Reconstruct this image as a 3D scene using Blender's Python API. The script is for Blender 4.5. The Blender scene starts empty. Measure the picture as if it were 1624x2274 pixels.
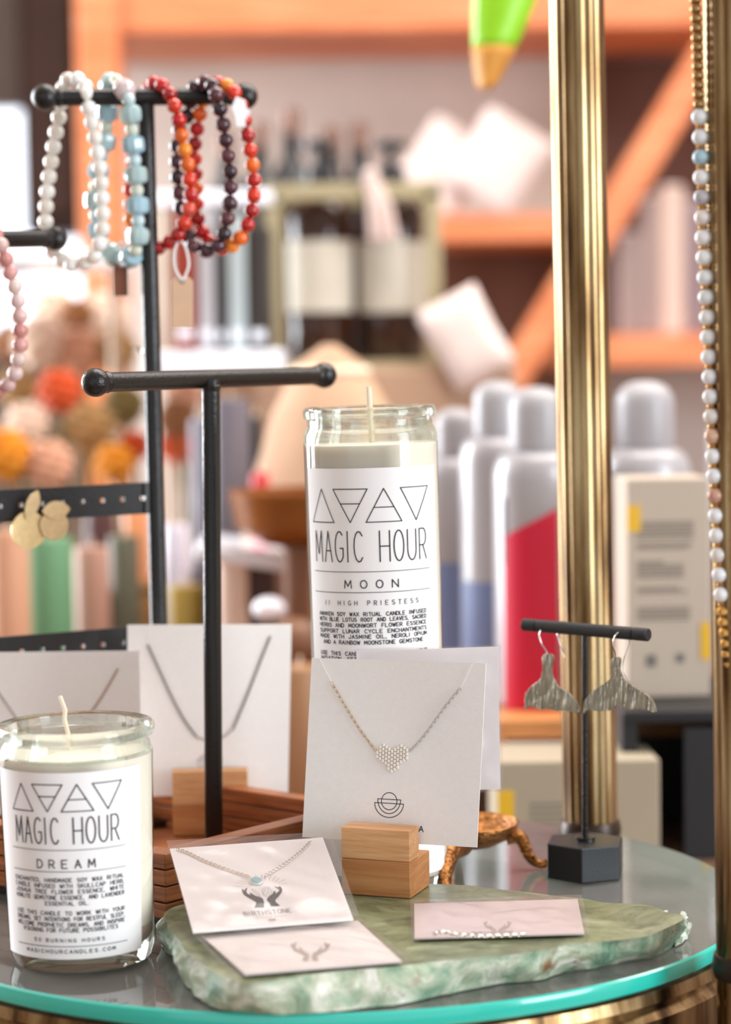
import bpy, bmesh, math, random
from mathutils import Vector, Matrix
random.seed(7)
SC = bpy.context.scene
COL = SC.collection
PI = math.pi
rad = math.radians

# ---------------------------------------------------------------- camera
CZ = 1.20            # camera height above the floor
TT = 0.93            # top of the round glass table
F = 5100.0           # focal length in pixels of the 1624x2274 frame
PITCH, ROLL = rad(3.84), rad(0.8)
r0 = Vector((1, 0, 0)); f0 = Vector((0, math.cos(PITCH), -math.sin(PITCH))); u0 = r0.cross(f0)
UP = math.cos(ROLL) * u0 + math.sin(ROLL) * r0
RT = math.cos(ROLL) * r0 - math.sin(ROLL) * u0
CAMP = Vector((0, 0, CZ))
cam_d = bpy.data.cameras.new('camera'); cam = bpy.data.objects.new('camera', cam_d); COL.objects.link(cam)
cam.matrix_world = Matrix(((RT.x, UP.x, -f0.x, 0), (RT.y, UP.y, -f0.y, 0), (RT.z, UP.z, -f0.z, CZ), (0, 0, 0, 1)))
cam_d.sensor_fit = 'VERTICAL'; cam_d.sensor_height = 36; cam_d.sensor_width = 36 * 1624 / 2274
cam_d.lens = F / 2274 * 36
cam_d.clip_start = 0.05; cam_d.clip_end = 50
cam_d.dof.use_dof = True; cam_d.dof.focus_distance = 1.09; cam_d.dof.aperture_fstop = 5.2
SC.camera = cam

def ray(px, py):
    return (f0 + RT * ((px - 812) / F) + UP * ((1137 - py) / F))
def at_y(px, py, y):            # where a line of sight meets the upright plane at distance y
    d = ray(px, py); return CAMP + d * (y / d.y)
def at_z(px, py, z):            # ... the level plane z above the glass
    d = ray(px, py); return CAMP + d * ((TT + z - CZ) / d.z)

# ---------------------------------------------------------------- colour management, world, lights
SC.view_settings.view_transform = 'Standard'; SC.view_settings.look = 'None'
SC.view_settings.exposure = 0.22; SC.view_settings.gamma = 1; SC.view_settings.use_curve_mapping = False
SC.cycles.use_denoising = True
SC.cycles.max_bounces = 10; SC.cycles.transparent_max_bounces = 24; SC.cycles.transmission_bounces = 10
SC.cycles.diffuse_bounces = 4; SC.cycles.glossy_bounces = 5
SC.cycles.sample_clamp_indirect = 6
SC.cycles.caustics_refractive = True; SC.cycles.blur_glossy = 0.5
W = bpy.data.worlds.new('daylight'); SC.world = W; W.use_nodes = True
bg = W.node_tree.nodes['Background']; bg.inputs[0].default_value = (0.95, 0.97, 1.0, 1); bg.inputs[1].default_value = 0.85

def area(name, loc, target, sx, sy, power, col):
    l = bpy.data.lights.new(name, 'AREA'); l.shape = 'RECTANGLE'; l.size = sx; l.size_y = sy
    l.energy = power; l.color = col
    o = bpy.data.objects.new(name, l); COL.objects.link(o); o.location = loc
    o.rotation_euler = (Vector(target) - Vector(loc)).to_track_quat('-Z', 'Y').to_euler()
    return o
area('window_daylight', (-2.3, 2.9, 1.55), (0, 1.15, 1.0), 1.5, 1.9, 150, (0.90, 0.95, 1.0))
area('front_right_daylight', (2.3, -0.25, 1.55), (0, 1.15, 1.0), 1.0, 1.7, 62, (0.84, 0.92, 1.0))
area('ceiling_lighting', (0.7, 2.3, 2.74), (0.5, 3.0, 0.9), 2.2, 1.8, 95, (1.0, 0.95, 0.90))

# ---------------------------------------------------------------- materials
def lin(h):
    h = h.lstrip('#'); c = [int(h[i:i + 2], 16) / 255 for i in (0, 2, 4)]
    return tuple((x / 12.92 if x <= .04045 else ((x + .055) / 1.055) ** 2.4) for x in c) + (1,)
MATS = {}
def new_mat(name):
    m = bpy.data.materials.new(name); m.use_nodes = True; MATS[name] = m
    nt = m.node_tree
    return m, nt, nt.nodes['Principled BSDF'], nt.nodes['Material Output']
def mat(name, col, rough=.5, metal=0., noise=0., scale=40, bump=0., bscale=200, spec=.5, coat=0., sss=0., stretch=None, trans=0.):
    if name in MATS: return MATS[name]
    m, nt, b, out = new_mat(name)
    c = lin(col); b.inputs['Base Color'].default_value = c
    b.inputs['Roughness'].default_value = rough; b.inputs['Metallic'].default_value = metal
    b.inputs['Specular IOR Level'].default_value = spec; b.inputs['Coat Weight'].default_value = coat
    b.inputs['Transmission Weight'].default_value = trans
    if sss:
        b.inputs['Subsurface Weight'].default_value = sss; b.inputs['Subsurface Radius'].default_value = (.004, .003, .002)
        b.inputs['Subsurface Scale'].default_value = 1
    tc = nt.nodes.new('ShaderNodeTexCoord'); mp = nt.nodes.new('ShaderNodeMapping'); nt.links.new(tc.outputs['Object'], mp.inputs[0])
    if stretch: mp.inputs['Scale'].default_value = stretch
    if noise:
        n = nt.nodes.new('ShaderNodeTexNoise'); n.inputs['Scale'].default_value = scale; n.inputs['Detail'].default_value = 6
        nt.links.new(mp.outputs[0], n.inputs['Vector'])
        r = nt.nodes.new('ShaderNodeValToRGB')
        r.color_ramp.elements[0].position = .3; r.color_ramp.elements[1].position = .7
        r.color_ramp.elements[0].color = tuple(x * (1 - noise) for x in c[:3]) + (1,)
        r.color_ramp.elements[1].color = tuple(min(1, x * (1 + noise * .6)) for x in c[:3]) + (1,)
        nt.links.new(n.outputs['Fac'], r.inputs[0]); nt.links.new(r.outputs[0], b.inputs['Base Color'])
    if bump:
        n2 = nt.nodes.new('ShaderNodeTexNoise'); n2.inputs['Scale'].default_value = bscale; n2.inputs['Detail'].default_value = 4
        nt.links.new(mp.outputs[0], n2.inputs['Vector'])
        bp = nt.nodes.new('ShaderNodeBump'); bp.inputs['Strength'].default_value = bump; bp.inputs['Distance'].default_value = .002
        nt.links.new(n2.outputs['Fac'], bp.inputs['Height']); nt.links.new(bp.outputs[0], b.inputs['Normal'])
    return m
def wood(name, c1, c2, c3=None, scale=(8, 8, 120), rough=.5, dist=2.0):
    m, nt, b, out = new_mat(name)
    tc = nt.nodes.new('ShaderNodeTexCoord'); mp = nt.nodes.new('ShaderNodeMapping'); mp.inputs['Scale'].default_value = scale
    nt.links.new(tc.outputs['Object'], mp.inputs[0])
    n = nt.nodes.new('ShaderNodeTexNoise'); n.inputs['Scale'].default_value = 1.0; n.inputs['Detail'].default_value = 8; n.inputs['Distortion'].default_value = dist
    nt.links.new(mp.outputs[0], n.inputs['Vector'])
    r = nt.nodes.new('ShaderNodeValToRGB'); e = r.color_ramp.elements
    e[0].position = .3; e[1].position = .72; e[0].color = lin(c1); e[1].color = lin(c2)
    if c3: x = e.new(.5); x.color = lin(c3)
    nt.links.new(n.outputs['Fac'], r.inputs[0]); nt.links.new(r.outputs[0], b.inputs['Base Color'])
    bp = nt.nodes.new('ShaderNodeBump'); bp.inputs['Strength'].default_value = .25; bp.inputs['Distance'].default_value = .0006
    nt.links.new(n.outputs['Fac'], bp.inputs['Height']); nt.links.new(bp.outputs[0], b.inputs['Normal'])
    b.inputs['Roughness'].default_value = rough
    return m
def emit(name, col, s):
    m, nt, b, out = new_mat(name)
    b.inputs['Base Color'].default_value = (0, 0, 0, 1); b.inputs['Emission Color'].default_value = lin(col); b.inputs['Emission Strength'].default_value = s
    return m
def thin(name, tint, gloss=1.0, rough=.02, base=.03, bump=0., bscale=30, milk=0., ior=1.5):
    """clear sheet: see-through with mirror sheen growing towards grazing angles"""
    m, nt, b, out = new_mat(name); nt.nodes.remove(b)
    t = nt.nodes.new('ShaderNodeBsdfTransparent'); t.inputs[0].default_value = lin(tint)
    g = nt.nodes.new('ShaderNodeBsdfGlossy'); g.inputs['Roughness'].default_value = rough
    fr = nt.nodes.new('ShaderNodeFresnel'); fr.inputs[0].default_value = ior
    ma = nt.nodes.new('ShaderNodeMath'); ma.operation = 'MULTIPLY_ADD'; ma.use_clamp = True; ma.inputs[1].default_value = gloss; ma.inputs[2].default_value = base
    nt.links.new(fr.outputs[0], ma.inputs[0])
    mx = nt.nodes.new('ShaderNodeMixShader'); nt.links.new(ma.outputs[0], mx.inputs[0]); nt.links.new(t.outputs[0], mx.inputs[1]); nt.links.new(g.outputs[0], mx.inputs[2])
    last = mx
    if milk:
        d = nt.nodes.new('ShaderNodeBsdfDiffuse'); d.inputs[0].default_value = (1, .96, .92, 1)
        m2 = nt.nodes.new('ShaderNodeMixShader'); m2.inputs[0].default_value = milk
        nt.links.new(mx.outputs[0], m2.inputs[1]); nt.links.new(d.outputs[0], m2.inputs[2]); last = m2
    nt.links.new(last.outputs[0], out.inputs[0])
    if bump:
        tc = nt.nodes.new('ShaderNodeTexCoord'); n2 = nt.nodes.new('ShaderNodeTexNoise'); n2.inputs['Scale'].default_value = bscale; n2.inputs['Detail'].default_value = 3; n2.inputs['Distortion'].default_value = 1.5
        nt.links.new(tc.outputs['Object'], n2.inputs['Vector'])
        bp = nt.nodes.new('ShaderNodeBump'); bp.inputs['Strength'].default_value = bump; bp.inputs['Distance'].default_value = .004
        nt.links.new(n2.outputs['Fac'], bp.inputs['Height'])
        nt.links.new(bp.outputs[0], g.inputs['Normal']); nt.links.new(bp.outputs[0], fr.inputs['Normal'])
    return m
def glassmat(name, tint, rough=0., ior=1.5, clear=.25):
    m, nt, b, out = new_mat(name); nt.nodes.remove(b)
    g = nt.nodes.new('ShaderNodeBsdfGlass'); g.inputs[0].default_value = lin(tint); g.inputs['Roughness'].default_value = rough; g.inputs['IOR'].default_value = ior
    t = nt.nodes.new('ShaderNodeBsdfTransparent'); t.inputs[0].default_value = lin(tint)
    mx = nt.nodes.new('ShaderNodeMixShader'); mx.inputs[0].default_value = clear
    nt.links.new(g.outputs[0], mx.inputs[1]); nt.links.new(t.outputs[0], mx.inputs[2]); nt.links.new(mx.outputs[0], out.inputs[0])
    return m

M_black = mat('black_powder_coat', '#0c0b0b', .27, 0, bump=.2, bscale=900, spec=.5)
M_blackmatt = mat('matt_black_paint', '#0d0d10', .5, 0, bump=.15, bscale=700)
M_blackboard = mat('black_leatherette', '#19181c', .5, 0, bump=.3, bscale=600)
M_paper = mat('white_card_stock', '#f4f1ef', .85, noise=.02, scale=300, bump=.05, bscale=900)
M_paperw = mat('bright_white_paper', '#fafafa', .8, bump=.05, bscale=700)
M_label = mat('label_paper', '#f6f5f4', .6)
M_ink = mat('black_ink', '#1d1a24', .7)
M_inkgrey = mat('grey_ink', '#77737a', .7)
M_inkdark = mat('dark_brown_ink', '#3b3031', .7)
M_inkbrown = mat('brown_ink', '#a98f80', .7)
M_wax = mat('cream_wax', '#f8ecdf', .5, sss=.3)
M_waxpink = mat('pink_tinted_wax', '#d9b9ae', .55, sss=.2, noise=.06, scale=30)
M_wick = mat('cotton_wick', '#e6d6bf', .9)
M_silver = mat('silver_metal', '#dcd8d4', .25, 1)
M_silverdark = mat('oxidised_silver_metal', '#8d8883', .35, 1)
M_gold = mat('gold_plate', '#d9a860', .22, 1)
M_goldsatin = mat('satin_brass_disc', '#e0c592', .42, .75, noise=.12, scale=300)
M_goldsatin2 = mat('satin_brass_leaf', '#d9bd92', .45, .7, noise=.12, scale=300)
M_bronze = mat('bronze_gold_cast', '#a8713f', .3, 1, noise=.45, scale=160, bump=1.0, bscale=240, stretch=(1, 1, 2.5))
M_jar = glassmat('clear_jar_glass', '#f6faf7', clear=.35)
M_jarthin = thin('clear_jar_wall', '#f7faf7', gloss=.9, base=.02)
M_tableglass = thin('table_glass', '#e3e9e6', gloss=1.1, base=.03, rough=.035, milk=.08)
M_sleeve = thin('clear_cellophane', '#f2eeee', gloss=.5, base=.01, rough=.2, bump=.15, bscale=22, milk=.06)
M_pinewood = wood('pale_beech', '#c48d5c', '#e2b282', '#d6a06e', scale=(14, 60, 220), rough=.55)
M_pinebase = wood('pale_beech_base', '#b27442', '#cf9763', '#c38752', scale=(10, 40, 170), rough=.55)
M_tray = wood('cherry_brown_slat', '#6a371b', '#bd7440', '#9a5a30', scale=(10, 10, 150), rough=.42)
M_shelfwood = wood('orange_pine', '#c96c3c', '#df9264', '#d47d4e', scale=(3, 3, 30), rough=.5)
M_counter = wood('counter_wood', '#7c5a42', '#a8836a', '#93705a', scale=(3, 8, 30), rough=.45)
M_orangewood = wood('riser_wood', '#b9763f', '#e0a05f', scale=(4, 10, 30))

def brass_mat():
    m, nt, b, out = new_mat('aged_brass')
    tc = nt.nodes.new('ShaderNodeTexCoord'); mp = nt.nodes.new('ShaderNodeMapping'); mp.inputs['Scale'].default_value = (90, 90, 9)
    nt.links.new(tc.outputs['Object'], mp.inputs[0])
    n = nt.nodes.new('ShaderNodeTexNoise'); n.inputs['Scale'].default_value = 1; n.inputs['Detail'].default_value = 7
    nt.links.new(mp.outputs[0], n.inputs['Vector'])
    r = nt.nodes.new('ShaderNodeValToRGB'); e = r.color_ramp.elements
    e[0].position = .33; e[0].color = lin('#3e2c1c'); e[1].position = .66; e[1].color = lin('#b09a72'); x = e.new(.45); x.color = lin('#7a5f3d')
    nt.links.new(n.outputs['Fac'], r.inputs[0]); nt.links.new(r.outputs[0], b.inputs['Base Color'])
    b.inputs['Metallic'].default_value = .95; b.inputs['Roughness'].default_value = .27
    bp = nt.nodes.new('ShaderNodeBump'); bp.inputs['Strength'].default_value = .3; bp.inputs['Distance'].default_value = .0006
    nt.links.new(n.outputs['Fac'], bp.inputs['Height']); nt.links.new(bp.outputs[0], b.inputs['Normal'])
    return m
M_brass = brass_mat()
M_collar = mat('dark_collar_metal', '#3c3029', .35, .6)

def stone_mat(name, ramp, stain, rough, bump, sc=22):
    m, nt, b, out = new_mat(name)
    tc = nt.nodes.new('ShaderNodeTexCoord')
    n = nt.nodes.new('ShaderNodeTexNoise'); n.inputs['Scale'].default_value = sc; n.inputs['Detail'].default_value = 9; n.inputs['Distortion'].default_value = 1.2; n.inputs['Roughness'].default_value = .62
    nt.links.new(tc.outputs['Object'], n.inputs['Vector'])
    r = nt.nodes.new('ShaderNodeValToRGB'); e = r.color_ramp.elements
    e[0].position = ramp[0][0]; e[0].color = lin(ramp[0][1]); e[1].position = ramp[-1][0]; e[1].color = lin(ramp[-1][1])
    for p, c in ramp[1:-1]:
        x = e.new(p); x.color = lin(c)
    nt.links.new(n.outputs['Fac'], r.inputs[0])
    n2 = nt.nodes.new('ShaderNodeTexNoise'); n2.inputs['Scale'].default_value = sc * 1.3; n2.inputs['Detail'].default_value = 6
    mp = nt.nodes.new('ShaderNodeMapping'); mp.inputs['Location'].default_value = (3.1, 1.7, .4); nt.links.new(tc.outputs['Object'], mp.inputs[0]); nt.links.new(mp.outputs[0], n2.inputs['Vector'])
    r2 = nt.nodes.new('ShaderNodeValToRGB'); r2.color_ramp.elements[0].position = stain[1]; r2.color_ramp.elements[1].position = stain[1] + .1
    nt.links.new(n2.outputs['Fac'], r2.inputs[0])
    mx = nt.nodes.new('ShaderNodeMix'); mx.data_type = 'RGBA'; nt.links.new(r2.outputs[0], mx.inputs[0]); nt.links.new(r.outputs[0], mx.inputs[6]); mx.inputs[7].default_value = lin(stain[0])
    # dark veins
    v = nt.nodes.new('ShaderNodeTexVoronoi'); v.feature = 'DISTANCE_TO_EDGE'; v.inputs['Scale'].default_value = sc * .9
    n3 = nt.nodes.new('ShaderNodeMix'); n3.data_type = 'VECTOR'; n3.inputs[0].default_value = .12
    nt.links.new(tc.outputs['Object'], n3.inputs[4]); nt.links.new(n.outputs['Color'], n3.inputs[5]); nt.links.new(n3.outputs[1], v.inputs['Vector'])
    r3 = nt.nodes.new('ShaderNodeValToRGB'); r3.color_ramp.elements[0].color = (.42, .45, .38, 1); r3.color_ramp.elements[1].position = .025; r3.color_ramp.elements[1].color = (1, 1, 1, 1)
    nt.links.new(v.outputs['Distance'], r3.inputs[0])
    mu = nt.nodes.new('ShaderNodeMix'); mu.data_type = 'RGBA'; mu.blend_type = 'MULTIPLY'; mu.inputs[0].default_value = .75
    nt.links.new(mx.outputs[2], mu.inputs[6]); nt.links.new(r3.outputs[0], mu.inputs[7]); nt.links.new(mu.outputs[2], b.inputs['Base Color'])
    bp = nt.nodes.new('ShaderNodeBump'); bp.inputs['Strength'].default_value = bump; bp.inputs['Distance'].default_value = .003
    nt.links.new(n.outputs['Fac'], bp.inputs['Height']); nt.links.new(bp.outputs[0], b.inputs['Normal'])
    b.inputs['Roughness'].default_value = rough
    return m
M_stonetop = stone_mat('honed_green_stone', [(.3, '#474e38'), (.45, '#6f7859'), (.58, '#8b9373'), (.72, '#aeb497')], ('#555b45', .58), .3, .15, 26)
M_stoneside = stone_mat('rough_green_stone', [(.28, '#52806a'), (.42, '#8cab90'), (.52, '#b8c4a8'), (.66, '#eeeee2')], ('#8a6440', .63), .25, 1.0, 42)

# ---------------------------------------------------------------- mesh builder
class MB:
    def __init__(s): s.v = []; s.f = []; s.m = []
    def add(s, vs, fs, mi=0):
        o = len(s.v); s.v += [Vector(v) for v in vs]; s.f += [tuple(i + o for i in f) for f in fs]; s.m += [mi] * len(fs); return s
    def box(s, c, sz, rot=None, mi=0):
        c = Vector(c); R = rot or Matrix.Identity(3); h = [x / 2 for x in sz]; vs = []
        for z in (-1, 1):
            for x, y in ((-1, -1), (1, -1), (1, 1), (-1, 1)): vs.append(c + R @ Vector((x * h[0], y * h[1], z * h[2])))
        return s.add(vs, [(3, 2, 1, 0), (4, 5, 6, 7), (0, 1, 5, 4), (1, 2, 6, 5), (2, 3, 7, 6), (3, 0, 4, 7)], mi)
    def lathe(s, prof, seg=48, c=(0, 0, 0), mi=0, ax=None, fn=None):
        c = Vector(c); vs = []; fs = []; A = ax or Matrix.Identity(3)
        for (r, z) in prof:
            for k in range(seg):
                a = 2 * PI * k / seg; rr = r * (fn(a, z) if fn else 1)
                vs.append(c + A @ Vector((rr * math.cos(a), rr * math.sin(a), z)))
        for i in range(len(prof) - 1):
            for k in range(seg):
                k2 = (k + 1) % seg; fs.append((i * seg + k, i * seg + k2, (i + 1) * seg + k2, (i + 1) * seg + k))
        if prof[0][0] > 1e-6: fs.append(tuple(reversed(range(seg))))
        if prof[-1][0] > 1e-6: fs.append(tuple((len(prof) - 1) * seg + k for k in range(seg)))
        return s.add(vs, fs, mi)
    def tube(s, pts, r, seg=12, caps=True, mi=0, closed=False):
        pts = [Vector(p) for p in pts]; n = len(pts); vs = []; fs = []
        rs = r if isinstance(r, (list, tuple)) else [r] * n
        t0 = (pts[1] - pts[0]).normalized(); nrm = t0.orthogonal().normalized()
        for i in range(n):
            if closed: t = (pts[(i + 1) % n] - pts[i - 1]).normalized()
            else: t = (pts[min(i + 1, n - 1)] - pts[max(i - 1, 0)]).normalized()
            nrm = (nrm - t * nrm.dot(t)).normalized(); bn = t.cross(nrm)
            for k in range(seg):
                a = 2 * PI * k / seg; vs.append(pts[i] + (nrm * math.cos(a) + bn * math.sin(a)) * rs[i])
        for i in range(n if closed else n - 1):
            j = (i + 1) % n
            for k in range(seg):
                k2 = (k + 1) % seg; fs.append((i * seg + k, i * seg + k2, j * seg + k2, j * seg + k))
        if caps and not closed: fs.append(tuple(reversed(range(seg)))); fs.append(tuple((n - 1) * seg + k for k in range(seg)))
        return s.add(vs, fs, mi)
    def sphere(s, c, r, u=20, v=12, sc=(1, 1, 1), rot=None, mi=0):
        R = rot or Matrix.Identity(3); c = Vector(c); vs = [c + R @ Vector((0, 0, -r * sc[2]))]; fs = []
        for i in range(1, v):
            p = -PI / 2 + PI * i / v
            for k in range(u):
                a = 2 * PI * k / u
                vs.append(c + R @ Vector((r * sc[0] * math.cos(p) * math.cos(a), r * sc[1] * math.cos(p) * math.sin(a), r * sc[2] * math.sin(p))))
        vs.append(c + R @ Vector((0, 0, r * sc[2])))
        for k in range(u): fs.append((0, 1 + (k + 1) % u, 1 + k))
        for i in range(v - 2):
            for k in range(u):
                k2 = (k + 1) % u; a = 1 + i * u; fs.append((a + k, a + k2, a + u + k2, a + u + k))
        L = len(vs) - 1; a = 1 + (v - 2) * u
        for k in range(u): fs.append((a + k, a + (k + 1) % u, L))
        return s.add(vs, fs, mi)
    def torus(s, c, R1, r1, rot=None, a=20, b=8, sc=(1, 1), mi=0):
        Rm = rot or Matrix.Identity(3); c = Vector(c); vs = []; fs = []
        for i in range(a):
            t = 2 * PI * i / a
            for j in range(b):
                p = 2 * PI * j / b; rr = R1 + r1 * math.cos(p)
                vs.append(c + Rm @ Vector((rr * math.cos(t) * sc[0], rr * math.sin(t) * sc[1], r1 * math.sin(p))))
        for i in range(a):
            for j in range(b):
                i2 = (i + 1) % a; j2 = (j + 1) % b; fs.append((i * b + j, i2 * b + j, i2 * b + j2, i * b + j2))
        return s.add(vs, fs, mi)
    def prism(s, poly, z0, z1, mi=0, rot=None, c=(0, 0, 0)):   # polygon in xy, extruded along z
        Rm = rot or Matrix.Identity(3); c = Vector(c); n = len(poly)
        vs = [c + Rm @ Vector((x, y, z0)) for x, y in poly] + [c + Rm @ Vector((x, y, z1)) for x, y in poly]
        fs = [tuple(reversed(range(n))), tuple(range(n, 2 * n))] + [(i, (i + 1) % n, n + (i + 1) % n, n + i) for i in range(n)]
        return s.add(vs, fs, mi)
    def grid(s, fn, nu, nv, mi=0, wrap=False):
        vs = [fn(i / nu, j / nv) for j in range(nv + 1) for i in range(nu + 1)]
        fs = [(j * (nu + 1) + i, j * (nu + 1) + i + 1, (j + 1) * (nu + 1) + i + 1, (j + 1) * (nu + 1) + i) for j in range(nv) for i in range(nu)]
        return s.add(vs, fs, mi)
    def build(s, name, mats, parent=None, smooth=35, bevel=0., loc=None, rot=None, label=None, subsurf=0):
        me = bpy.data.meshes.new(name); me.from_pydata(s.v, [], s.f)
        mats = mats if isinstance(mats, (list, tuple)) else [mats]
        for m in mats: me.materials.append(m)
        if len(mats) > 1: me.polygons.foreach_set('material_index', s.m)
        me.update()
        if smooth is not None:
            me.polygons.foreach_set('use_smooth', [True] * len(me.polygons)); me.set_sharp_from_angle(angle=rad(smooth))
        o = bpy.data.objects.new(name, me); COL.objects.link(o)
        if parent: o.parent = parent
        if loc is not None: o.location = loc
        if rot is not None: o.rotation_euler = rot
        if label: o['label'] = label
        if bevel:
            b = o.modifiers.new('bevel', 'BEVEL'); b.width = bevel; b.segments = 3; b.limit_method = 'ANGLE'; b.angle_limit = rad(40)
        if subsurf:
            b = o.modifiers.new('subd', 'SUBSURF'); b.levels = subsurf; b.render_levels = subsurf
        return o
def thing(name, label, cat, loc=(0, 0, 0), rot=(0, 0, 0), group=None):
    o = bpy.data.objects.new(name, None); COL.objects.link(o); o.empty_display_size = .02
    o.location = loc; o.rotation_euler = rot; o['label'] = label; o['category'] = cat
    if group: o['group'] = group
    return o
def tag(o, label, cat, group=None, kind=None):
    o['label'] = label; o['category'] = cat
    if group: o['group'] = group
    if kind: o['kind'] = kind
    return o
def struct(o, label=None):
    o['kind'] = 'structure'
    if label: o['label'] = label
    return o
def copy_tree(o, parent=None):
    c = o.copy(); COL.objects.link(c)
    if parent: c.parent = parent
    for ch in list(o.children): copy_tree(ch, c)
    return c
def Rz(a): return Matrix.Rotation(a, 3, 'Z')
def Rx(a): return Matrix.Rotation(a, 3, 'X')
def Ry(a): return Matrix.Rotation(a, 3, 'Y')
def align(d):                                  # matrix whose z axis is d
    return Vector(d).normalized().to_track_quat('Z', 'Y').to_matrix()
def resample(pts, step, closed=False):
    pts = [Vector(p) for p in pts]
    if closed: pts = pts + [pts[0]]
    L = [0]
    for a, b in zip(pts, pts[1:]): L.append(L[-1] + (b - a).length)
    n = max(2, round(L[-1] / step)); out = []
    m = n if closed else n + 1; j = 0
    for i in range(m):
        t = L[-1] * i / n
        while j < len(L) - 2 and L[j + 1] < t: j += 1
        k = (t - L[j]) / max(1e-9, L[j + 1] - L[j]); out.append(pts[j].lerp(pts[j + 1], k))
    return out
def catmull(pts, sub=6, closed=False):
    pts = [Vector(p) for p in pts]; n = len(pts); out = []
    for i in range(n if closed else n - 1):
        p = [pts[(i + k) % n] if closed else pts[max(0, min(n - 1, i + k))] for k in (-1, 0, 1, 2)]
        for j in range(sub):
            t = j / sub
            out.append(.5 * ((2 * p[1]) + (p[2] - p[0]) * t + (2 * p[0] - 5 * p[1] + 4 * p[2] - p[3]) * t * t + (3 * p[1] - p[0] - 3 * p[2] + p[3]) * t ** 3))
    if not closed: out.append(pts[-1])
    return out

# ---------------------------------------------------------------- single-stroke lettering
def arc(cx, cy, rx, ry, a0, a1, n=10):
    return [(cx + rx * math.cos(rad(a0 + (a1 - a0) * i / n)), cy + ry * math.sin(rad(a0 + (a1 - a0) * i / n))) for i in range(n + 1)]
G = {
 'A': [[(0, 0), (.5, 1), (1, 0)], [(.18, .36), (.82, .36)]],
 'B': [[(0, 0), (0, 1)] + arc(.5, .76, .4, .24, 90, -90) + [(0, .52)], [(.5, .52)] + arc(.5, .26, .5, .26, 90, -90) + [(0, 0)]],
 'C': [arc(.55, .5, .55, .5, 45, 315)],
 'D': [[(0, 0), (0, 1)] + arc(.4, .5, .6, .5, 90, -90) + [(0, 0)]],
 'E': [[(.9, 1), (0, 1), (0, 0), (.9, 0)], [(0, .52), (.75, .52)]],
 'F': [[(.9, 1), (0, 1), (0, 0)], [(0, .52), (.75, .52)]],
 'G': [arc(.55, .5, .55, .5, 50, 320) + [(.98, .45), (.6, .45)]],
 'H': [[(0, 0), (0, 1)], [(1, 0), (1, 1)], [(0, .5), (1, .5)]],
 'I': [[(.5, 0), (.5, 1)]],
 'J': [[(.9, 1), (.9, .3)] + arc(.5, .3, .4, .3, 0, -180)],
 'K': [[(0, 0), (0, 1)], [(.9, 1), (0, .4)], [(.3, .58), (.95, 0)]],
 'L': [[(0, 1), (0, 0), (.85, 0)]],
 'M': [[(0, 0), (.08, 1), (.5, .25), (.92, 1), (1, 0)]],
 'N': [[(0, 0), (0, 1), (1, 0), (1, 1)]],
 'O': [arc(.5, .5, .52, .5, 90, 450, 20)],
 'P': [[(0, 0), (0, 1)] + arc(.5, .73, .42, .27, 90, -90) + [(0, .46)]],
 'Q': [arc(.5, .5, .52, .5, 90, 450, 20), [(.6, .3), (1, -.05)]],
 'R': [[(0, 0), (0, 1)] + arc(.5, .73, .4, .27, 90, -90) + [(0, .46)], [(.45, .46), (.95, 0)]],
 'S': [arc(.5, .76, .42, .24, 30, 270, 10) + arc(.5, .26, .45, .26, 90, -150, 10)],
 'T': [[(0, 1), (1, 1)], [(.5, 1), (.5, 0)]],
 'U': [[(0, 1), (0, .35)] + arc(.5, .35, .5, .35, 180, 360) + [(1, 1)]],
 'V': [[(0, 1), (.5, 0), (1, 1)]],
 'W': [[(0, 1), (.25, 0), (.5, .8), (.75, 0), (1, 1)]],
 'X': [[(0, 0), (1, 1)], [(0, 1), (1, 0)]],
 'Y': [[(0, 1), (.5, .48), (1, 1)], [(.5, .48), (.5, 0)]],
 'Z': [[(0, 1), (1, 1), (0, 0), (1, 0)]],
 '3': [arc(.45, .76, .4, .24, 150, -90, 9) + arc(.45, .26, .48, .26, 90, -150, 9)],
 '5': [[(.9, 1), (.1, 1), (.05, .55)] + arc(.45, .32, .48, .32, 110, -150, 10)],
 '0': [arc(.5, .5, .45, .5, 90, 450, 18)],
 '.': [[(.45, 0), (.55, 0)]], ',': [[(.5, .08), (.4, -.18)]], '-': [[(.2, .45), (.8, .45)]],
}
def text_polys(t, xc, y, h, width=None, ratio=.62, gap=.35, space=.75):
    """polylines of an upper-case line centred on xc with its baseline at y; width justifies it"""
    adv = []; x = 0; items = []
    for ch in t:
        if ch == ' ': x += space; continue
        w = ratio * (.35 if ch in 'I.,' else (1.15 if ch in 'MW' else 1)); items.append((ch, x, w)); x += w + gap
    tot = x - gap; s = h if width is None else width / tot
    out = []
    for ch, x0, w in items:
        for pl in G.get(ch, []):
            out.append([(xc + (x0 - tot / 2) * s + (px - (.32 if ch in 'I.,' else 0)) * w * s * (1 / .35 if ch in 'I.,' else 1) * (.35 if ch in 'I.,' else 1), y + py * h) for px, py in pl])
    return out
def ribbons(mb, polys, w, fn, maxseg=.002, mi=0):
    """flat ink lines: fn(u, v) -> 3D point on the printed surface"""
    for pl in polys:
        p = [Vector((a, b)) for a, b in pl]
        for a, b in zip(p, p[1:]):
            d = b - a; L = d.length
            if L < 1e-7: continue
            d /= L; nn = Vector((-d.y, d.x)) * w / 2; a2 = a - d * w * .35; b2 = b + d * w * .35
            n = max(1, math.ceil((b2 - a2).length / maxseg)); vs = []; fs = []
            for i in range(n + 1):
                q = a2.lerp(b2, i / n); vs.append(fn(*(q + nn))); vs.append(fn(*(q - nn)))
            for i in range(n): fs.append((2 * i, 2 * i + 1, 2 * i + 3, 2 * i + 2))
            mb.add(vs, fs, mi)
exec_order = []

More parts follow.
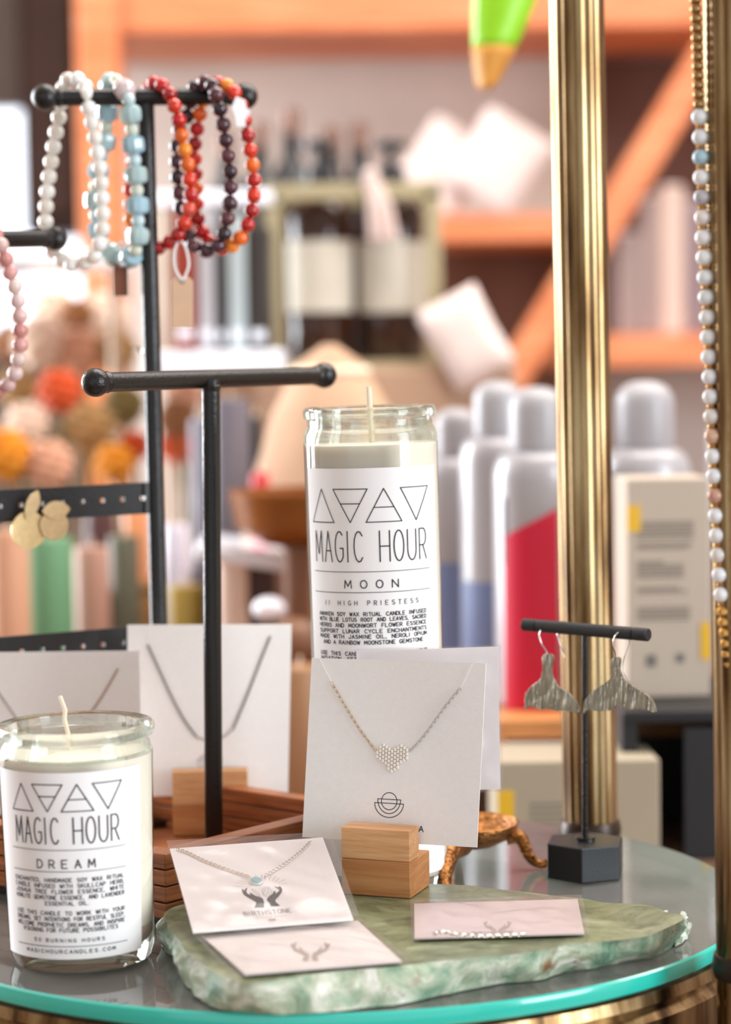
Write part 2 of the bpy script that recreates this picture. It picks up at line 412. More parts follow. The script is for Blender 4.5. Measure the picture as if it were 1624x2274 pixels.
# ================================================================ THE ROOM
M_wall = mat('warm_grey_plaster', '#bfb0a6', .85, noise=.05, scale=3)
M_walldark = mat('dark_brown_panel', '#4a3630', .7, noise=.15, scale=4)
M_floor = wood('floor_boards', '#6e4c36', '#97735a', scale=(2, 12, 1))
M_ceil = mat('ceiling_paint', '#d8cfc6', .9)
struct(MB().box((0, 1.5, -.02), (5.4, 7.4, .04)).build('floor', M_floor))
struct(MB().box((0, 1.5, 2.82), (5.4, 7.4, .04)).build('ceiling', M_ceil))
struct(MB().box((0, 5.17, 1.4), (5.4, .06, 2.8)).build('wall_back', M_wall))
struct(MB().box((2.67, 1.5, 1.4), (.06, 7.4, 2.8)).build('wall_right', M_wall))
lw = MB()
for (y0, y1, z0, z1) in ((-2.2, 1.9, 0, 2.8), (4.1, 5.2, 0, 2.8), (1.9, 4.1, 0, .55), (1.9, 4.1, 2.55, 2.8)):
    lw.box((-2.67, (y0 + y1) / 2, (z0 + z1) / 2), (.06, y1 - y0, z1 - z0))
struct(lw.build('wall_left', M_wall))
wf = MB()
for y in (1.93, 3.0, 4.07): wf.box((-2.67, y, 1.55), (.07, .06, 2.0))
for z in (.58, 2.52): wf.box((-2.67, 3.0, z), (.07, 2.2, .06))
wo = struct(wf.build('window_1', mat('window_paint', '#e9e2da', .5)))
MB().box((-2.68, 3.0, 1.55), (.004, 2.1, 1.9)).build('window_glass', thin('window_pane', '#fbfdff'), wo)

# back window at the far left: frame, bright glass door of the shop
M_day = emit('bright_daylight', '#eef4ff', 2.6)
bw = MB()
xL, xR = -.86, -.50
for x in (xL - .02, xR + .01): bw.box((x, 5.08, 1.66), (.04, .1, .86))
for z in (1.25, 2.08): bw.box(((xL + xR) / 2, 5.08, z), (xR - xL, .08, .04))
wd = struct(bw.build('window_2', mat('window_wood', '#8a5a40', .5)))
MB().box(((xL + xR) / 2, 5.11, 1.66), (xR - xL, .01, .80)).build('bright_pane', M_day, wd, label='added glowing pane for glare in the table glass')
def glare_window(n, x0, x1, z0, z1):      # high windows added unseen above the frame, to glare in the table glass
    m = MB()
    for x in (x0, x1): m.box((x, 5.1, (z0 + z1) / 2), (.04, .1, z1 - z0))
    for z in (z0, z1): m.box(((x0 + x1) / 2, 5.1, z), (x1 - x0 + .04, .1, .04))
    w = struct(m.build('window_%d' % n, MATS['window_wood']))
    MB().box(((x0 + x1) / 2, 5.12, (z0 + z1) / 2), (x1 - x0, .01, z1 - z0)).build('bright_pane', M_day, w, label='added glowing pane for glare in the table glass')
#glare_window(3, -.86, -.42, 2.20, 2.62)
glare_window(4, .25, .95, 2.25, 2.6)

# ---------------------------------------------------------------- wooden shelving behind
SY = 3.7
def xs(px, y=SY): return at_y(px, 800, y).x
def zs(py, y=SY, px=812): return at_y(px, py, y).z
sh = thing('wooden_shelving', 'large orange pine shelving unit with uprights and a diagonal brace behind everything', 'shelving', (xs(900), SY, 0))
ox = xs(900)
def shpart(name, pts, z=None, **k): pass
zt0, zt1 = zs(78), zs(-40)
XA = xs(200) - ox; XB = 1.055
MB().box(((XA + XB) / 2, .12, (zt0 + zt1) / 2), (XB - XA, .36, zt1 - zt0)).build('shelf_board', M_shelfwood, sh, bevel=.004)
MB().box((xs(243) - ox, -.03, 1.25), (xs(290) - xs(195), .08, 2.5)).build('upright', M_shelfwood, sh, bevel=.006)
MB().box((1.02, .12, 1.25), (.07, .3, 2.5)).build('upright', M_shelfwood, sh, bevel=.006)
z0, z1 = zs(542), zs(484); x0, x1 = xs(930) - ox, xs(1345) - ox
MB().box(((x0 + x1) / 2, .12, (z0 + z1) / 2), (x1 - x0, .34, z1 - z0)).build('shelf_board', M_shelfwood, sh, bevel=.004)
z0, z1 = zs(822), zs(752); x0 = xs(1240) - ox; x1 = 1.02
MB().box(((x0 + x1) / 2, .12, (z0 + z1) / 2), (x1 - x0, .34, z1 - z0)).build('shelf_board', M_shelfwood, sh, bevel=.004)
a = at_y(1600, 70, SY); b = at_y(1080, 930, SY); d = b - a
MB().box(((a + b) / 2) - Vector((ox, SY - .0, 0)) + Vector((0, -.02, 0)), (.075, .05, d.length + .1), rot=align(d)).build('diagonal_brace', M_shelfwood, sh, bevel=.005)
MB().box(((XA + XB) / 2, .32, 1.6), (XB - XA, .02, 1.5)).build('back_panel', mat('shelf_back', '#c9bdb3', .8, noise=.1, scale=5), sh)
# dark lower recess behind brace
z0 = zs(1300); z1 = zs(545)
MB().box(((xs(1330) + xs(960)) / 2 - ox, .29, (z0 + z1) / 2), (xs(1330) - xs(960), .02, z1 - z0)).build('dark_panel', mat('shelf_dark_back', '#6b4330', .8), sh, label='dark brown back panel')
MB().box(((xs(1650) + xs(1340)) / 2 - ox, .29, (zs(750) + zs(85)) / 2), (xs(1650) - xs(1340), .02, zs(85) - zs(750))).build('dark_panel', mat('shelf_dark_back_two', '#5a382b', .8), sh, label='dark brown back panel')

# dark cupboard left of the upright
dc = thing('dark_cupboard', 'dark brown wall cupboard hanging at the far upper left behind the jewelry stands', 'cupboard', (xs(130, 4.85), 4.85, 0))
zc_ = zs(510, 4.85)
wpx = lambda a, b, y: (b - a) * y / F
MB().box((0, .14, (2.6 + zc_) / 2), (wpx(62, 205, 4.85), .28, 2.6 - zc_)).build('body', M_walldark, dc, bevel=.01)
MB().box((-.005, -.012, (2.6 + zc_) / 2), (wpx(85, 190, 4.85), .02, 2.52 - zc_)).build('door', mat('cupboard_door', '#5d4238', .6, noise=.2, scale=6), dc, bevel=.006)
dc2 = thing('grey_post', 'greyish brown post beside the dark cupboard at the upper left edge', 'post', (xs(10, 4.9), 4.9, 0))
MB().box((0, .05, (2.8 + zs(225, 4.9)) / 2), (wpx(-50, 60, 4.9), .1, 2.8 - zs(225, 4.9))).build('shaft', mat('greige_paint', '#8b7f78', .7, noise=.1, scale=8), dc2, bevel=.01)

# ================================================================ MIDDLE-DISTANCE COUNTER
CT = CZ - .335
cn = thing('display_counter', 'long brown wooden counter holding the blurred stock behind the glass table', 'counter', (0, 2.15, 0))
MB().box((0, .0, CT - .02), (2.3, 1.36, .04)).build('counter_top', M_counter, cn, bevel=.004)
MB().box((0, 0, (CT - .04) / 2), (2.2, 1.26, CT - .04)).build('cabinet_body', M_walldark, cn)

def cpos(px, y, z=CT): return Vector((at_y(px, 900, y).x, y, z))
def pxz(py, y, px=812): return at_y(px, py, y).z
def w_(n, y): return n * y / F

# --- raised wooden riser with the white flasks
rz = CT + .075
ry0, ry1 = 1.63, 1.95
rs = thing('wooden_riser', 'low tan wooden riser carrying the white flasks', 'riser', cpos(1290, (ry0 + ry1) / 2, 0))
xa, xb = cpos(985, 1.7).x - rs.location.x, cpos(1640, 1.7).x - rs.location.x
MB().box(((xa + xb) / 2, 0, rz - .007), (xb - xa, ry1 - ry0, .014)).build('board', M_orangewood, rs, bevel=.002)
for x in (xa + .01, xb - .01): MB().box((x, 0, (CT + rz - .014) / 2), (.014, ry1 - ry0 - .02, rz - .014 - CT)).build('side_support', M_orangewood, rs)
M_flask = mat('satin_white_aluminium', '#a9a6a9', .32, .15)
M_cap = mat('grey_cap', '#a29fa2', .35)
M_red = mat('crimson_print', '#d4113c', .5)
M_bluep = mat('slate_blue_print', '#6f7ea6', .5)
M_greyp = mat('grey_print', '#8d8488', .6)
M_blackp = mat('black_print', '#1b191c', .5)
def flask(px, topy, y, wpx_, label, band, a0=-20, a1=20, colr=M_red, zlow=.02, zh=.62, extra=None, grp='white flasks on the riser'):
    R = w_(wpx_, y) / 2; H = pxz(topy, y, px) - rz
    o = thing('white_flask', label, 'flask', cpos(px, y, rz), group=grp)
    zs_ = H - R * 2.1
    prof = [(R * .9, 0), (R, .004), (R, zs_)]
    for i in range(1, 9):
        t = i / 8 * PI / 2; prof.append((R * (.66 + .34 * math.cos(t)), zs_ + R * .62 * math.sin(t)))
    prof.append((R * .62, zs_ + R * .66)); prof.append((R * .55, zs_ + R * .68))
    MB().lathe(prof, 48).build('bottle_body', M_flask, o)
    zc = zs_ + R * .68
    cp = [(R * .62, zc), (R * .64, zc + .003), (R * .64, H - R * .5)] + [(R * .64 * math.cos(i / 6 * PI / 2) ** .8 if i < 6 else .0, H - R * .5 + R * .5 * math.sin(i / 6 * PI / 2)) for i in range(1, 7)]
    MB().lathe(cp, 40).build('cap', M_cap, o)
    def wrap(t0, t1, za, zb, m, nm, lab, skew=0):
        mb = MB().grid(lambda u, v: Vector(((R + .0006) * math.sin(rad(t0 + (t1 - t0) * u)), -(R + .0006) * math.cos(rad(t0 + (t1 - t0) * u)), za + (zb + skew * u - za) * v)), 24, 2)
        mb.build(nm, m, o, label=lab)
    if band: wrap(a0, a1, zlow * H, zh * H, colr, 'printed_panel', band, skew=.022 if colr is M_red else 0)
    if extra: extra(wrap, H)
    return o
flask(1013, 905, 1.84, 150, 'farthest left white flask with a blue printed lower half, nearest the moon candle', 'blue lower panel', -75, 75, M_bluep, .02, .44)
flask(1105, 845, 1.78, 170, 'second white flask from the left, half behind the red-panelled one', 'slate blue panel', -75, 60, M_bluep, .02, .36)
flask(1192, 858, 1.70, 196, 'white flask with a crimson panel left of the slim brass post', 'crimson panel', -54, 22, M_red, .0, .535,
      lambda wr, H: (wr(26, 60, .1 * H, .74 * H, M_greyp, 'grey_text_block', 'grey text block'), wr(-55, -50, .45 * H, .66 * H, M_blackp, 'black_stroke', 'black stroke')))
flask(1432, 845, 1.73, 205, 'white flask right of the slim brass post behind the cream box', 'crimson panel', -50, 0, M_red, .0, .42,
      lambda wr, H: wr(-48, -20, .43 * H, .62 * H, M_blackp, 'black_stroke', 'black stroke'))
flask(1632, 925, 1.86, 190, 'white flask at the right edge behind the bead strand', None)

# --- cartons
M_carton = mat('cream_carton', '#b9aa99', .7, noise=.03, scale=20)
M_carton2 = mat('beige_carton', '#a59881', .7, noise=.03, scale=20)
M_yellow = mat('yellow_print', '#e0b01e', .6)
M_cartontop = mat('tan_carton_top', '#c58e5c', .7)
M_inkcart = mat('carton_text_grey', '#7f7467', .7)
def carton(px0, px1, y, z0, z1, depth, yaw, label, m, lines, patches, top=None, grp=None, icons=()):
    c = cpos((px0 + px1) / 2, y, z0); Wd = w_(px1 - px0, y) ; H = z1 - z0
    o = thing('carton', label, 'box', c + Vector((0, depth / 2, 0)), (0, 0, yaw), grp)
    MB().box((0, 0, H / 2), (Wd, depth, H)).build('box_body', m, o, bevel=.0015)
    f = -depth / 2 - .0004
    mb = MB()
    for (u0, u1, v, h) in lines:
        mb.box(((u0 + u1) / 2 * Wd, f, v * H), ((u1 - u0) * Wd, .0004, h))
    if lines: mb.build('printed_text', M_inkcart, o, smooth=None, label='grey printed text')
    for (u0, u1, v, h) in icons: MB().box(((u0 + u1) / 2 * Wd, f, v * H), ((u1 - u0) * Wd, .0004, h)).build('printed_icon', mat('icon_grey', '#6d6862', .7), o, smooth=None)
    for (u0, u1, v0, v1) in patches:
        MB().box(((u0 + u1) / 2 * Wd, f - .0003, (v0 + v1) / 2 * H), ((u1 - u0) * Wd, .0004, (v1 - v0) * H)).build('yellow_patch', M_yellow, o, smooth=None, label='yellow patch')
    if top: MB().box((0, 0, H + .0006), (Wd * .97, depth * .95, .001)).build('lid', top, o, label='tan carton lid')
    return o
ln = [(-.38, .30, .80 - i * .017, .0014) for i in range(5)] + [(-.38, .28, .70, .0014), (-.38, .24, .685, .0014)]
ln += [(-.38, -.06, .62, .0014)] + [(-.38, .18, .605 - i * .017, .0014) for i in range(4)] + [(-.38, .12, .5, .0014), (-.38, .22, .485, .0014)]
ln += [(-.38, .25, .41 - i * .017, .0014) for i in range(4)]
CRT = pxz(1578, 1.52)
carton(1385, 1572, 1.56, CRT, pxz(1062, 1.56, 1480), .05, rad(4), 'tall cream carton with yellow corners standing on the black crate', M_carton, ln,
       [(-.5, -.34, .76, .88), (.38, .5, .17, .34)], icons=[(-.28, -.16, .17, .008), (.08, .18, .18, .006)])
ln2 = [(-.30, .02, .62 - i * .055, .0016) for i in range(7)]
carton(1092, 1458, 1.47, CT, pxz(1690, 1.47, 1250), .07, rad(2), 'low wide beige carton between the hexagonal stand and the counter', M_carton2, ln2, [(-.5, -.40, .35, .75)])
ct2 = carton(1118, 1300, 1.60, CT, CT + .058, .06, rad(-6), 'white paper-wrapped parcel under the riser edge', M_paperw, [], [])
# black crate
cr = thing('black_crate', 'black wooden crate under the tall cream carton at the right', 'crate', cpos(1560, 1.52, CT))
cw = w_(385, 1.5)
MB().box((0, .06, CRT - CT - .004), (cw, .16, .008)).build('top_board', M_blackmatt, cr, bevel=.001)
for x in (-cw / 2 + .005, cw / 2 - .005): MB().box((x, .06, (CRT - CT - .008) / 2), (.01, .16, CRT - CT - .008)).build('side_board', M_blackmatt, cr)
MB().box((0, .13, (CRT - CT - .008) / 2), (cw - .02, .01, CRT - CT - .008)).build('back_board', M_blackmatt, cr)
MB().box((.02, -.012, (CRT - CT - .012) / 2), (cw * .62, .008, CRT - CT - .012)).build('front_board', mat('charcoal_board', '#161518', .5), cr, label='charcoal front board')

# --- left-middle clutter on the counter ---------------------------------
def ball(name, label, cat, px, py, y, rpx, m, grp=None, sc=(1, 1, 1)):
    z = pxz(py, y, px); R = w_(rpx, y); o = thing(name, label, cat, (at_y(px, py, y).x, y, CT), group=grp)
    MB().sphere((0, 0, z - CT), R, 24, 16, sc=sc).build('rounded_body', m, o)
    MB().lathe([(R * .6, 0), (R * .62, .003), (R * .22, .01), (R * .18, z - CT - R * .9), (R * .5, z - CT - R * .72), (0, z - CT - R * .72)], 24).build('stand', M_walldark, o)
    return o
# tiered display rack that carries everything between the counter and eye level
rk = thing('display_rack', 'white metal display rack with two bright shelves behind the black jewelry stands', 'rack', (cpos(330, 2.45).x, 2.45, 0))
M_rackw = mat('glossy_white_enamel', '#edf1fb', .14)
RX0, RX1 = cpos(-120, 2.45).x - rk.location.x, cpos(640, 2.45).x - rk.location.x
zA = pxz(778, 2.33, 500); zB = pxz(575, 2.33, 130); zC = pxz(1260, 2.3, 500)
RXs = cpos(332, 2.38).x - rk.location.x
MB().box(((RXs + RX1) / 2, -.05, zA - .013), (RX1 - RXs, .17, .026)).build('shelf', M_rackw, rk, bevel=.003)
MB().box(((RXs + RX1) / 2, -.05, zC - .006), (RX1 - RXs, .17, .012)).build('shelf', M_rackw, rk, bevel=.003)
MB().box((RX0 + .09, 0, zB), (.2, .24, .014)).build('shelf', M_rackw, rk, bevel=.003)
MB().box((cpos(470, 2.5).x - rk.location.x, .12, pxz(435, 2.5, 480)), (w_(280, 2.5), .07, .016)).build('top_rail', M_rackw, rk, bevel=.004)
for x in (cpos(360, 2.5).x - rk.location.x, cpos(600, 2.5).x - rk.location.x):
    MB().tube([(x, .12, CT), (x, .12, pxz(435, 2.5, 480))], .006, 12).build('pole', mat('warm_pole', '#b9a48f', .4, .3), rk)
MB().tube([(RX0 + .17, .10, CT), (RX0 + .17, .10, zB)], .006, 12).build('pole', MATS['warm_pole'], rk)
# books / boxes standing on the rack shelf
for (pa, pb, top, col, lab) in ((384, 436, 455, '#84290a', 'rust orange slim box behind the kraft price tag'), (440, 476, 470, '#a9a7ac', 'pale grey slim box right of the rust one'),
        (480, 502, 500, '#262020', 'black slim box between two grey ones'), (506, 547, 480, '#a4b0b3', 'blue grey slim box left of the bottle basket'),
        (551, 596, 500, '#28211d', 'wide black slim box touching the bottle basket')):
    y = 2.36; z1 = pxz(top, y, pa); zb = zA
    o = thing('slim_box', lab, 'box', (at_y((pa + pb) / 2, 600, y).x, y + .05, zb), group='slim boxes on the white rack')
    MB().box((0, 0, (z1 - zb) / 2), (w_(pb - pa, y), .12, z1 - zb)).build('sleeve', mat('slim_' + col[1:], col, .5), o, bevel=.003)
    MB().box((0, -.0605, (z1 - zb) * .12), (w_(pb - pa, y) * .6, .001, .01)).build('spine_mark', M_rackw, o)
# bottle basket
BY = 2.55
zb = pxz(818, BY, 780)
plat = thing('stock_pedestal', 'brown wooden pedestal under the brass-framed bottle basket', 'pedestal', (cpos(860, BY).x, BY + .06, 0))
MB().box((0, 0, (CT + zb) / 2 - .0), (w_(570, BY), .2, zb - CT)).build('block_body', mat('pedestal_brown', '#ab8a70', .6, noise=.12, scale=8), plat, bevel=.004)
bk = thing('bottle_basket', 'brass wire-framed basket holding two amber bottles', 'basket', (at_y(785, 600, BY).x, BY, zb))
M_linen_ = mat('pale_tassel', '#c9b3ab', .85)
M_champ = mat('champagne_metal', '#a99d7c', .38, .35)
bw_ = w_(355, BY); bh = pxz(425, BY, 780) - zb; bd = .11
for x in (-bw_ / 2, bw_ / 2):
    for y in (0, bd): MB().box((x, y, bh / 2), (.017, .012, bh)).build('corner_post', M_champ, bk, bevel=.001)
for y in (0, bd): MB().box((0, y, bh), (bw_ + .016, .012, .018)).build('top_rail', M_champ, bk, bevel=.001)
for x in (-bw_ / 2, bw_ / 2): MB().box((x, bd / 2, bh), (.012, bd, .018)).build('side_rail', M_champ, bk)
MB().box((0, bd / 2, .004), (bw_, bd + .01, .008)).build('base_plate', M_champ, bk)
M_amber = mat('dark_amber_glass', '#2a120a', .08, coat=.5)
M_blk = mat('black_plastic', '#0e0d10', .3)
M_lab = mat('oatmeal_label', '#c3bcae', .7, noise=.05, scale=15)
for i, (px, lab) in enumerate(((710, 'left amber bottle with a pale label in the basket'), (872, 'right amber bottle with a pale label in the basket'))):
    o = thing('amber_bottle', lab, 'bottle', (at_y(px, 600, BY).x, BY + bd / 2, zb + .008), group='amber bottles in the basket')
    R = w_(150, BY) / 2
    H1 = pxz(455, BY, px) - zb
    MB().lathe([(R * .92, 0), (R, .005), (R, H1 * .9), (R * .86, H1 * .98), (R * .45, H1 * 1.03), (R * .4, H1 * 1.06)], 40).build('bottle_body', M_amber, o)
    MB().lathe([(R * .46, H1 * 1.05), (R * .46, H1 * 1.2), (R * .2, H1 * 1.21), (R * .12, H1 * 1.32)], 24).build('pump_cap', M_blk, o)
    MB().lathe([(R * .5, H1 * 1.32), (R * .5, H1 * 1.37), (0, H1 * 1.38)], 20).build('pump_head', M_blk, o)
    za, zc2 = pxz(708, BY, px) - zb, pxz(548, BY, px) - zb
    MB().grid(lambda u, v, R=R, za=za, zc2=zc2: Vector(((R + .001) * math.sin(rad(-72 + 144 * u)), -(R + .001) * math.cos(rad(-72 + 144 * u)), za + (zc2 - za) * v)), 24, 2).build('label_sheet', M_lab, o, label='oatmeal paper label')
mbt = MB()
for i in range(14): mbt.tube([(.021 + .006 * math.cos(i), -.012 + .004 * math.sin(i), bh + .012), (.03 + .010 * math.cos(i * 1.3), -.022 + .004 * math.sin(i), bh * .9), (.034 + .013 * math.cos(i * 1.3), -.022 + .005 * math.sin(i), bh * .72)], .004, 8)
mbt.sphere((.021, -.012, bh + .016), .009, 14, 10)
mbt.build('tassel', M_linen_, bk, label='pale pink tassel')
# dark dropper bottles behind
for i, (px, t, b, lab) in enumerate(((580, 330, 12, 'small black bottle behind the basket at its left'), (650, 300, 20, 'black bottle with a taller neck behind the basket'), (740, 340, 10, 'black bottle with a pink shine behind the basket centre'), (800, 330, 14, 'black bottle behind the basket beside the pale tassel'), (505, 350, 10, 'dark bottle behind the purple bracelet'))):
    y = 2.86; zz = pxz(442, y, px); R = w_(92, y) / 2; H = pxz(t, y, px) - zb
    o = thing('black_bottle', lab, 'bottle', (at_y(px, 500, y).x, y, zb), group='black bottles behind the basket')
    MB().lathe([(R, 0), (R * 1.0, H * .82), (R * .5, H * .9), (R * .42, H)], 24).build('bottle_body', M_blk, o)
    MB().lathe([(R * .45, H), (R * .45, H + .03), (0, H + .035)], 16).build('cap', mat('brown_cap', '#7a5a4c', .2, .3), o)
pl2 = thing('stock_shelf', 'brown shelf behind the basket holding the black bottles', 'shelf', (cpos(700, 2.86).x, 2.86, 0))
MB().box((0, 0, (zb + CT) / 2), (w_(480, 2.86), .16, zb - CT)).build('block_body', MATS['pedestal_brown'], pl2)

# pale sachets on the shelf, hanging pendants
M_linen = mat('pale_pink_linen', '#d9c8c2', .85, noise=.03, scale=30)
def sachet(px, py, y, wpx_, hpx, ang, label, thick=.04):
    c = at_y(px, py, y); w = w_(wpx_, y) / 2; h = w_(hpx, y) / 2
    def fn(s):
        def g(u, v):
            a, b = u * 2 - 1, v * 2 - 1
            e = (max(0, 1 - a ** 4) * max(0, 1 - b ** 4)) ** .5
            return Vector((a * w * (1 - .06 * (1 - abs(b))), s * thick / 2 * e, b * h))
        return g
    mb = MB().grid(fn(-1), 16, 16); mb.grid(fn(1), 16, 16)
    o = mb.build('linen_sachet', M_linen, loc=c, rot=(0, ang, 0), smooth=80)
    return tag(o, label, 'sachet', 'pale sachets')
sachet(985, 375, 3.70, 165, 190, rad(35), 'pale pink sachet leaning left of another on the middle shelf')
sachet(1112, 358, 3.66, 175, 190, rad(33), 'pale pink sachet leaning nearest the slim brass post')
sachet(1035, 752, 2.50, 150, 200, rad(-28), 'pale sachet leaning beside the basket above the white flasks')

# tall pale candles / books on lower right shelf
for (px, t, wd, col, lab) in ((1395, 520, 52, '#9c8a86', 'greyish spine leftmost on the lower right shelf'), (1444, 440, 44, '#a08b86', 'mauve grey spine on the lower right shelf'), (1493, 415, 52, '#d8bdb0', 'pale peach spine, tallest on the lower right shelf'), (1545, 450, 46, '#8a767a', 'dull mauve spine rightmost before the bead strand')):
    y = 3.72; zb_ = zs(752); z1 = pxz(t, y, px)
    o = thing('book', lab, 'book', (at_y(px, 600, y).x, y + .06, zb_), group='books on the lower right shelf')
    MB().box((0, 0, (z1 - zb_) / 2), (w_(wd, y), .14, z1 - zb_)).build('cover', mat('book_' + col[1:], col, .7), o, bevel=.004)
    MB().box((0, .001, (z1 - zb_) / 2 + .002), (w_(wd, y) * .8, .135, z1 - zb_)).build('pages', M_paper, o)
# things on the top shelf back: vague pale boxes
for (px, wd, t, col, lab) in ((420, 150, 130, '#b9a79b', 'pale grey box on the middle back shelf left of the others'), (650, 120, 120, '#a99a90', 'grey box on the back shelf above the basket'), (880, 190, 105, '#b8aaa2', 'wide pale grey box on the back shelf right of centre')):
    pass

# hanging green leaf
lf = thing('hanging_leaf', 'bright green leaf tip with a browned end hanging from above', 'leaf', at_y(1112, 95, 1.75))
def leaf_blade(t0, t1, cup):
    def g(u, v):
        t = t0 + (t1 - t0) * v; z = .09 - .125 * t; wdt = .028 * (1 - t ** 1.8) ** .6 * (1 + .3 * (1 - t)) + .0035
        a = u * 2 - 1; return Vector((.012 * (1 - t) * 1.4 - .012 * t + a * wdt * .75, cup * a * a * .012 - .01 * t, z))
    return g
b1 = MB().grid(leaf_blade(0, .74, 1), 10, 16).build('blade', mat('fresh_green', '#8fd016', .4, sss=.0, noise=.12, scale=30), lf)
b2 = MB().grid(leaf_blade(.74, 1.0, 1), 10, 8).build('dry_tip', mat('dry_leaf_tip', '#c98a2e', .6, noise=.2, scale=60), lf, label='browned tip')
for b in (b1, b2):
    s = b.modifiers.new('t', 'SOLIDIFY'); s.thickness = .001
MB().tube([(.035, 0, .13), (.02, 0, .10), (.012, 0, .085)], .003, 8).build('stalk', MATS['fresh_green'], lf)

# counter clutter: candles, pompons, bowls
def cyl(name, label, cat, px, y, wpx_, top, z0, col, grp=None, rough=.5, taper=1., lidcol=None):
    R = w_(wpx_, y) / 2; H = pxz(top, y, px) - z0
    o = thing(name, label, cat, (at_y(px, 900, y).x, y, z0), group=grp)
    MB().lathe([(R * .95, 0), (R, .004), (R * taper, H - .004), (R * taper * .9, H), (.0, H - .002)], 36).build('body', mat('c_' + col[1:] + str(int(rough * 100)), col, rough), o)
    MB().tube([(0, 0, H - .002), (.001, 0, H + .008)], .0012, 6).build('wick' if cat == 'candle' else 'cap', M_wick if not lidcol else mat('lid_' + lidcol[1:], lidcol, .4), o)
    return o
zc0 = CT
cyl('pillar_candle', 'sage green pillar candle behind the gold earrings', 'candle', 100, 2.05, 112, 1195, zc0, '#5c8c66', 'pillar candles at the left')
cyl('pillar_candle', 'peach pillar candle at the left edge', 'candle', 12, 2.0, 90, 1180, zc0, '#c08f70', 'pillar candles at the left')
cyl('pillar_candle', 'dusty pink pillar candle right of the green one', 'candle', 195, 2.1, 80, 1215, zc0, '#b08675', 'pillar candles at the left')
cyl('pillar_candle', 'dark grey green pillar candle behind the black post', 'candle', 268, 2.15, 70, 1190, zc0, '#5c5c4a', 'pillar candles at the left')
cyl('vase', 'dark plum vase above the green candle', 'vase', 215, 2.3, 110, 1130, zc0, '#4c2a2c', taper=.6)
cyl('peach_bottle', 'peach coloured bottle left of the tall black post', 'bottle', 297, 2.2, 60, 1120, zc0, '#e59a68', rough=.3)
# pompons and dried flowers clustered on the rack
vs_ = thing('flower_basket', 'brown wicker basket behind the left stands full of dried blooms', 'basket', (cpos(150, 2.25).x, 2.25, zc0))
MB().lathe([(.075, 0), (.1, .01), (.115, .10), (.11, .12), (.10, .115), (.09, .02), (0, .02)], 40, fn=lambda a, z: 1 + .012 * math.sin(a * 26)).build('basket_wall', mat('wicker', '#97703f', .7, noise=.3, scale=60, bump=.8, bscale=60), vs_)
MB().torus((0, 0, .12), .108, .006, a=40).build('rim', MATS['wicker'], vs_)
M_orange = mat('burnt_orange_bloom', '#c2470a', .7, noise=.25, scale=40); M_mustard = mat('mustard_bloom', '#d3860c', .7, noise=.2, scale=40)
M_straw = mat('straw_bloom', '#a5804f', .8, noise=.2, scale=30); M_cream = mat('cream_bloom', '#e6cdb9', .8, noise=.06, scale=30); M_olive = mat('olive_leafage', '#6d5c2c', .8, noise=.25, scale=30)
M_pinkb = mat('blush_bloom', '#cd9a7e', .8, noise=.1, scale=30); M_brownb = mat('brown_bloom', '#8a5a33', .8, noise=.2, scale=30)
def bloom(px, py, y, r, m, label, petals=9):
    z = pxz(py, y, px); R = w_(r, y); o = thing('dried_bloom', label, 'flower', (at_y(px, py, y).x, y, z), group='dried blooms')
    mb = MB()
    for i in range(petals * 3):
        th = math.acos(1 - 2 * (i + .5) / (petals * 3)); ph = i * 2.399
        d = Vector((math.sin(th) * math.cos(ph), math.sin(th) * math.sin(ph), math.cos(th)))
        mb.sphere(d * R * .55, R * .5, 10, 7, sc=(1, .45, 1), rot=align(d))
    mb.build('flower_head', m, o)
    MB().tube([(0, 0, -R * .6), (.004, .01, -R - .04), (-.003, .015, -max(R + .05, z - CT - .03))], .0025, 6).build('stem', M_olive, o)
BL = [(132, 868, 2.3, 52, M_orange, 'burnt orange dried bloom left of the front stand knob'), (10, 1010, 2.2, 62, M_mustard, 'mustard dried bloom at the left edge'),
      (60, 940, 2.4, 50, M_cream, 'cream dried bloom above the mustard one'), (110, 1030, 2.2, 55, M_pinkb, 'blush dried bloom above the earring strip'),
      (200, 950, 2.4, 60, M_straw, 'straw dried bloom below the orange one'), (275, 900, 2.5, 50, M_olive, 'olive seed head beside the tall post'),
      (255, 1030, 2.35, 48, M_mustard, 'small mustard bloom beside the tall post'), (40, 860, 2.5, 46, M_straw, 'straw bloom under the pink bracelet'),
      (180, 780, 2.6, 56, M_pinkb, 'blush dried bloom above the front stand knob'), (255, 780, 2.6, 52, M_straw, 'pale straw bloom left of the tall post'),
      (90, 760, 2.6, 62, M_cream, 'large cream bloom right of the pink bracelet'), (170, 700, 2.7, 40, M_brownb, 'brown seed head under the white bracelet'),
      (120, 690, 2.75, 56, M_cream, 'pale cream bloom just below the bracelet arm'), (235, 700, 2.75, 56, M_cream, 'cream bloom under the brown bracelet tag'),
      (300, 990, 2.4, 36, M_orange, 'small orange bloom behind the tall post'), (395, 930, 2.4, 46, M_brownb, 'brown seed head between the two black posts'),
      (395, 990, 2.5, 44, M_orange, 'orange bloom between the two black posts'), (410, 880, 2.5, 40, M_pinkb, 'blush bloom just under the front crossbar'),
      (30, 760, 2.7, 46, M_brownb, 'brown seed head at the left edge')]
for b in BL: bloom(*b)
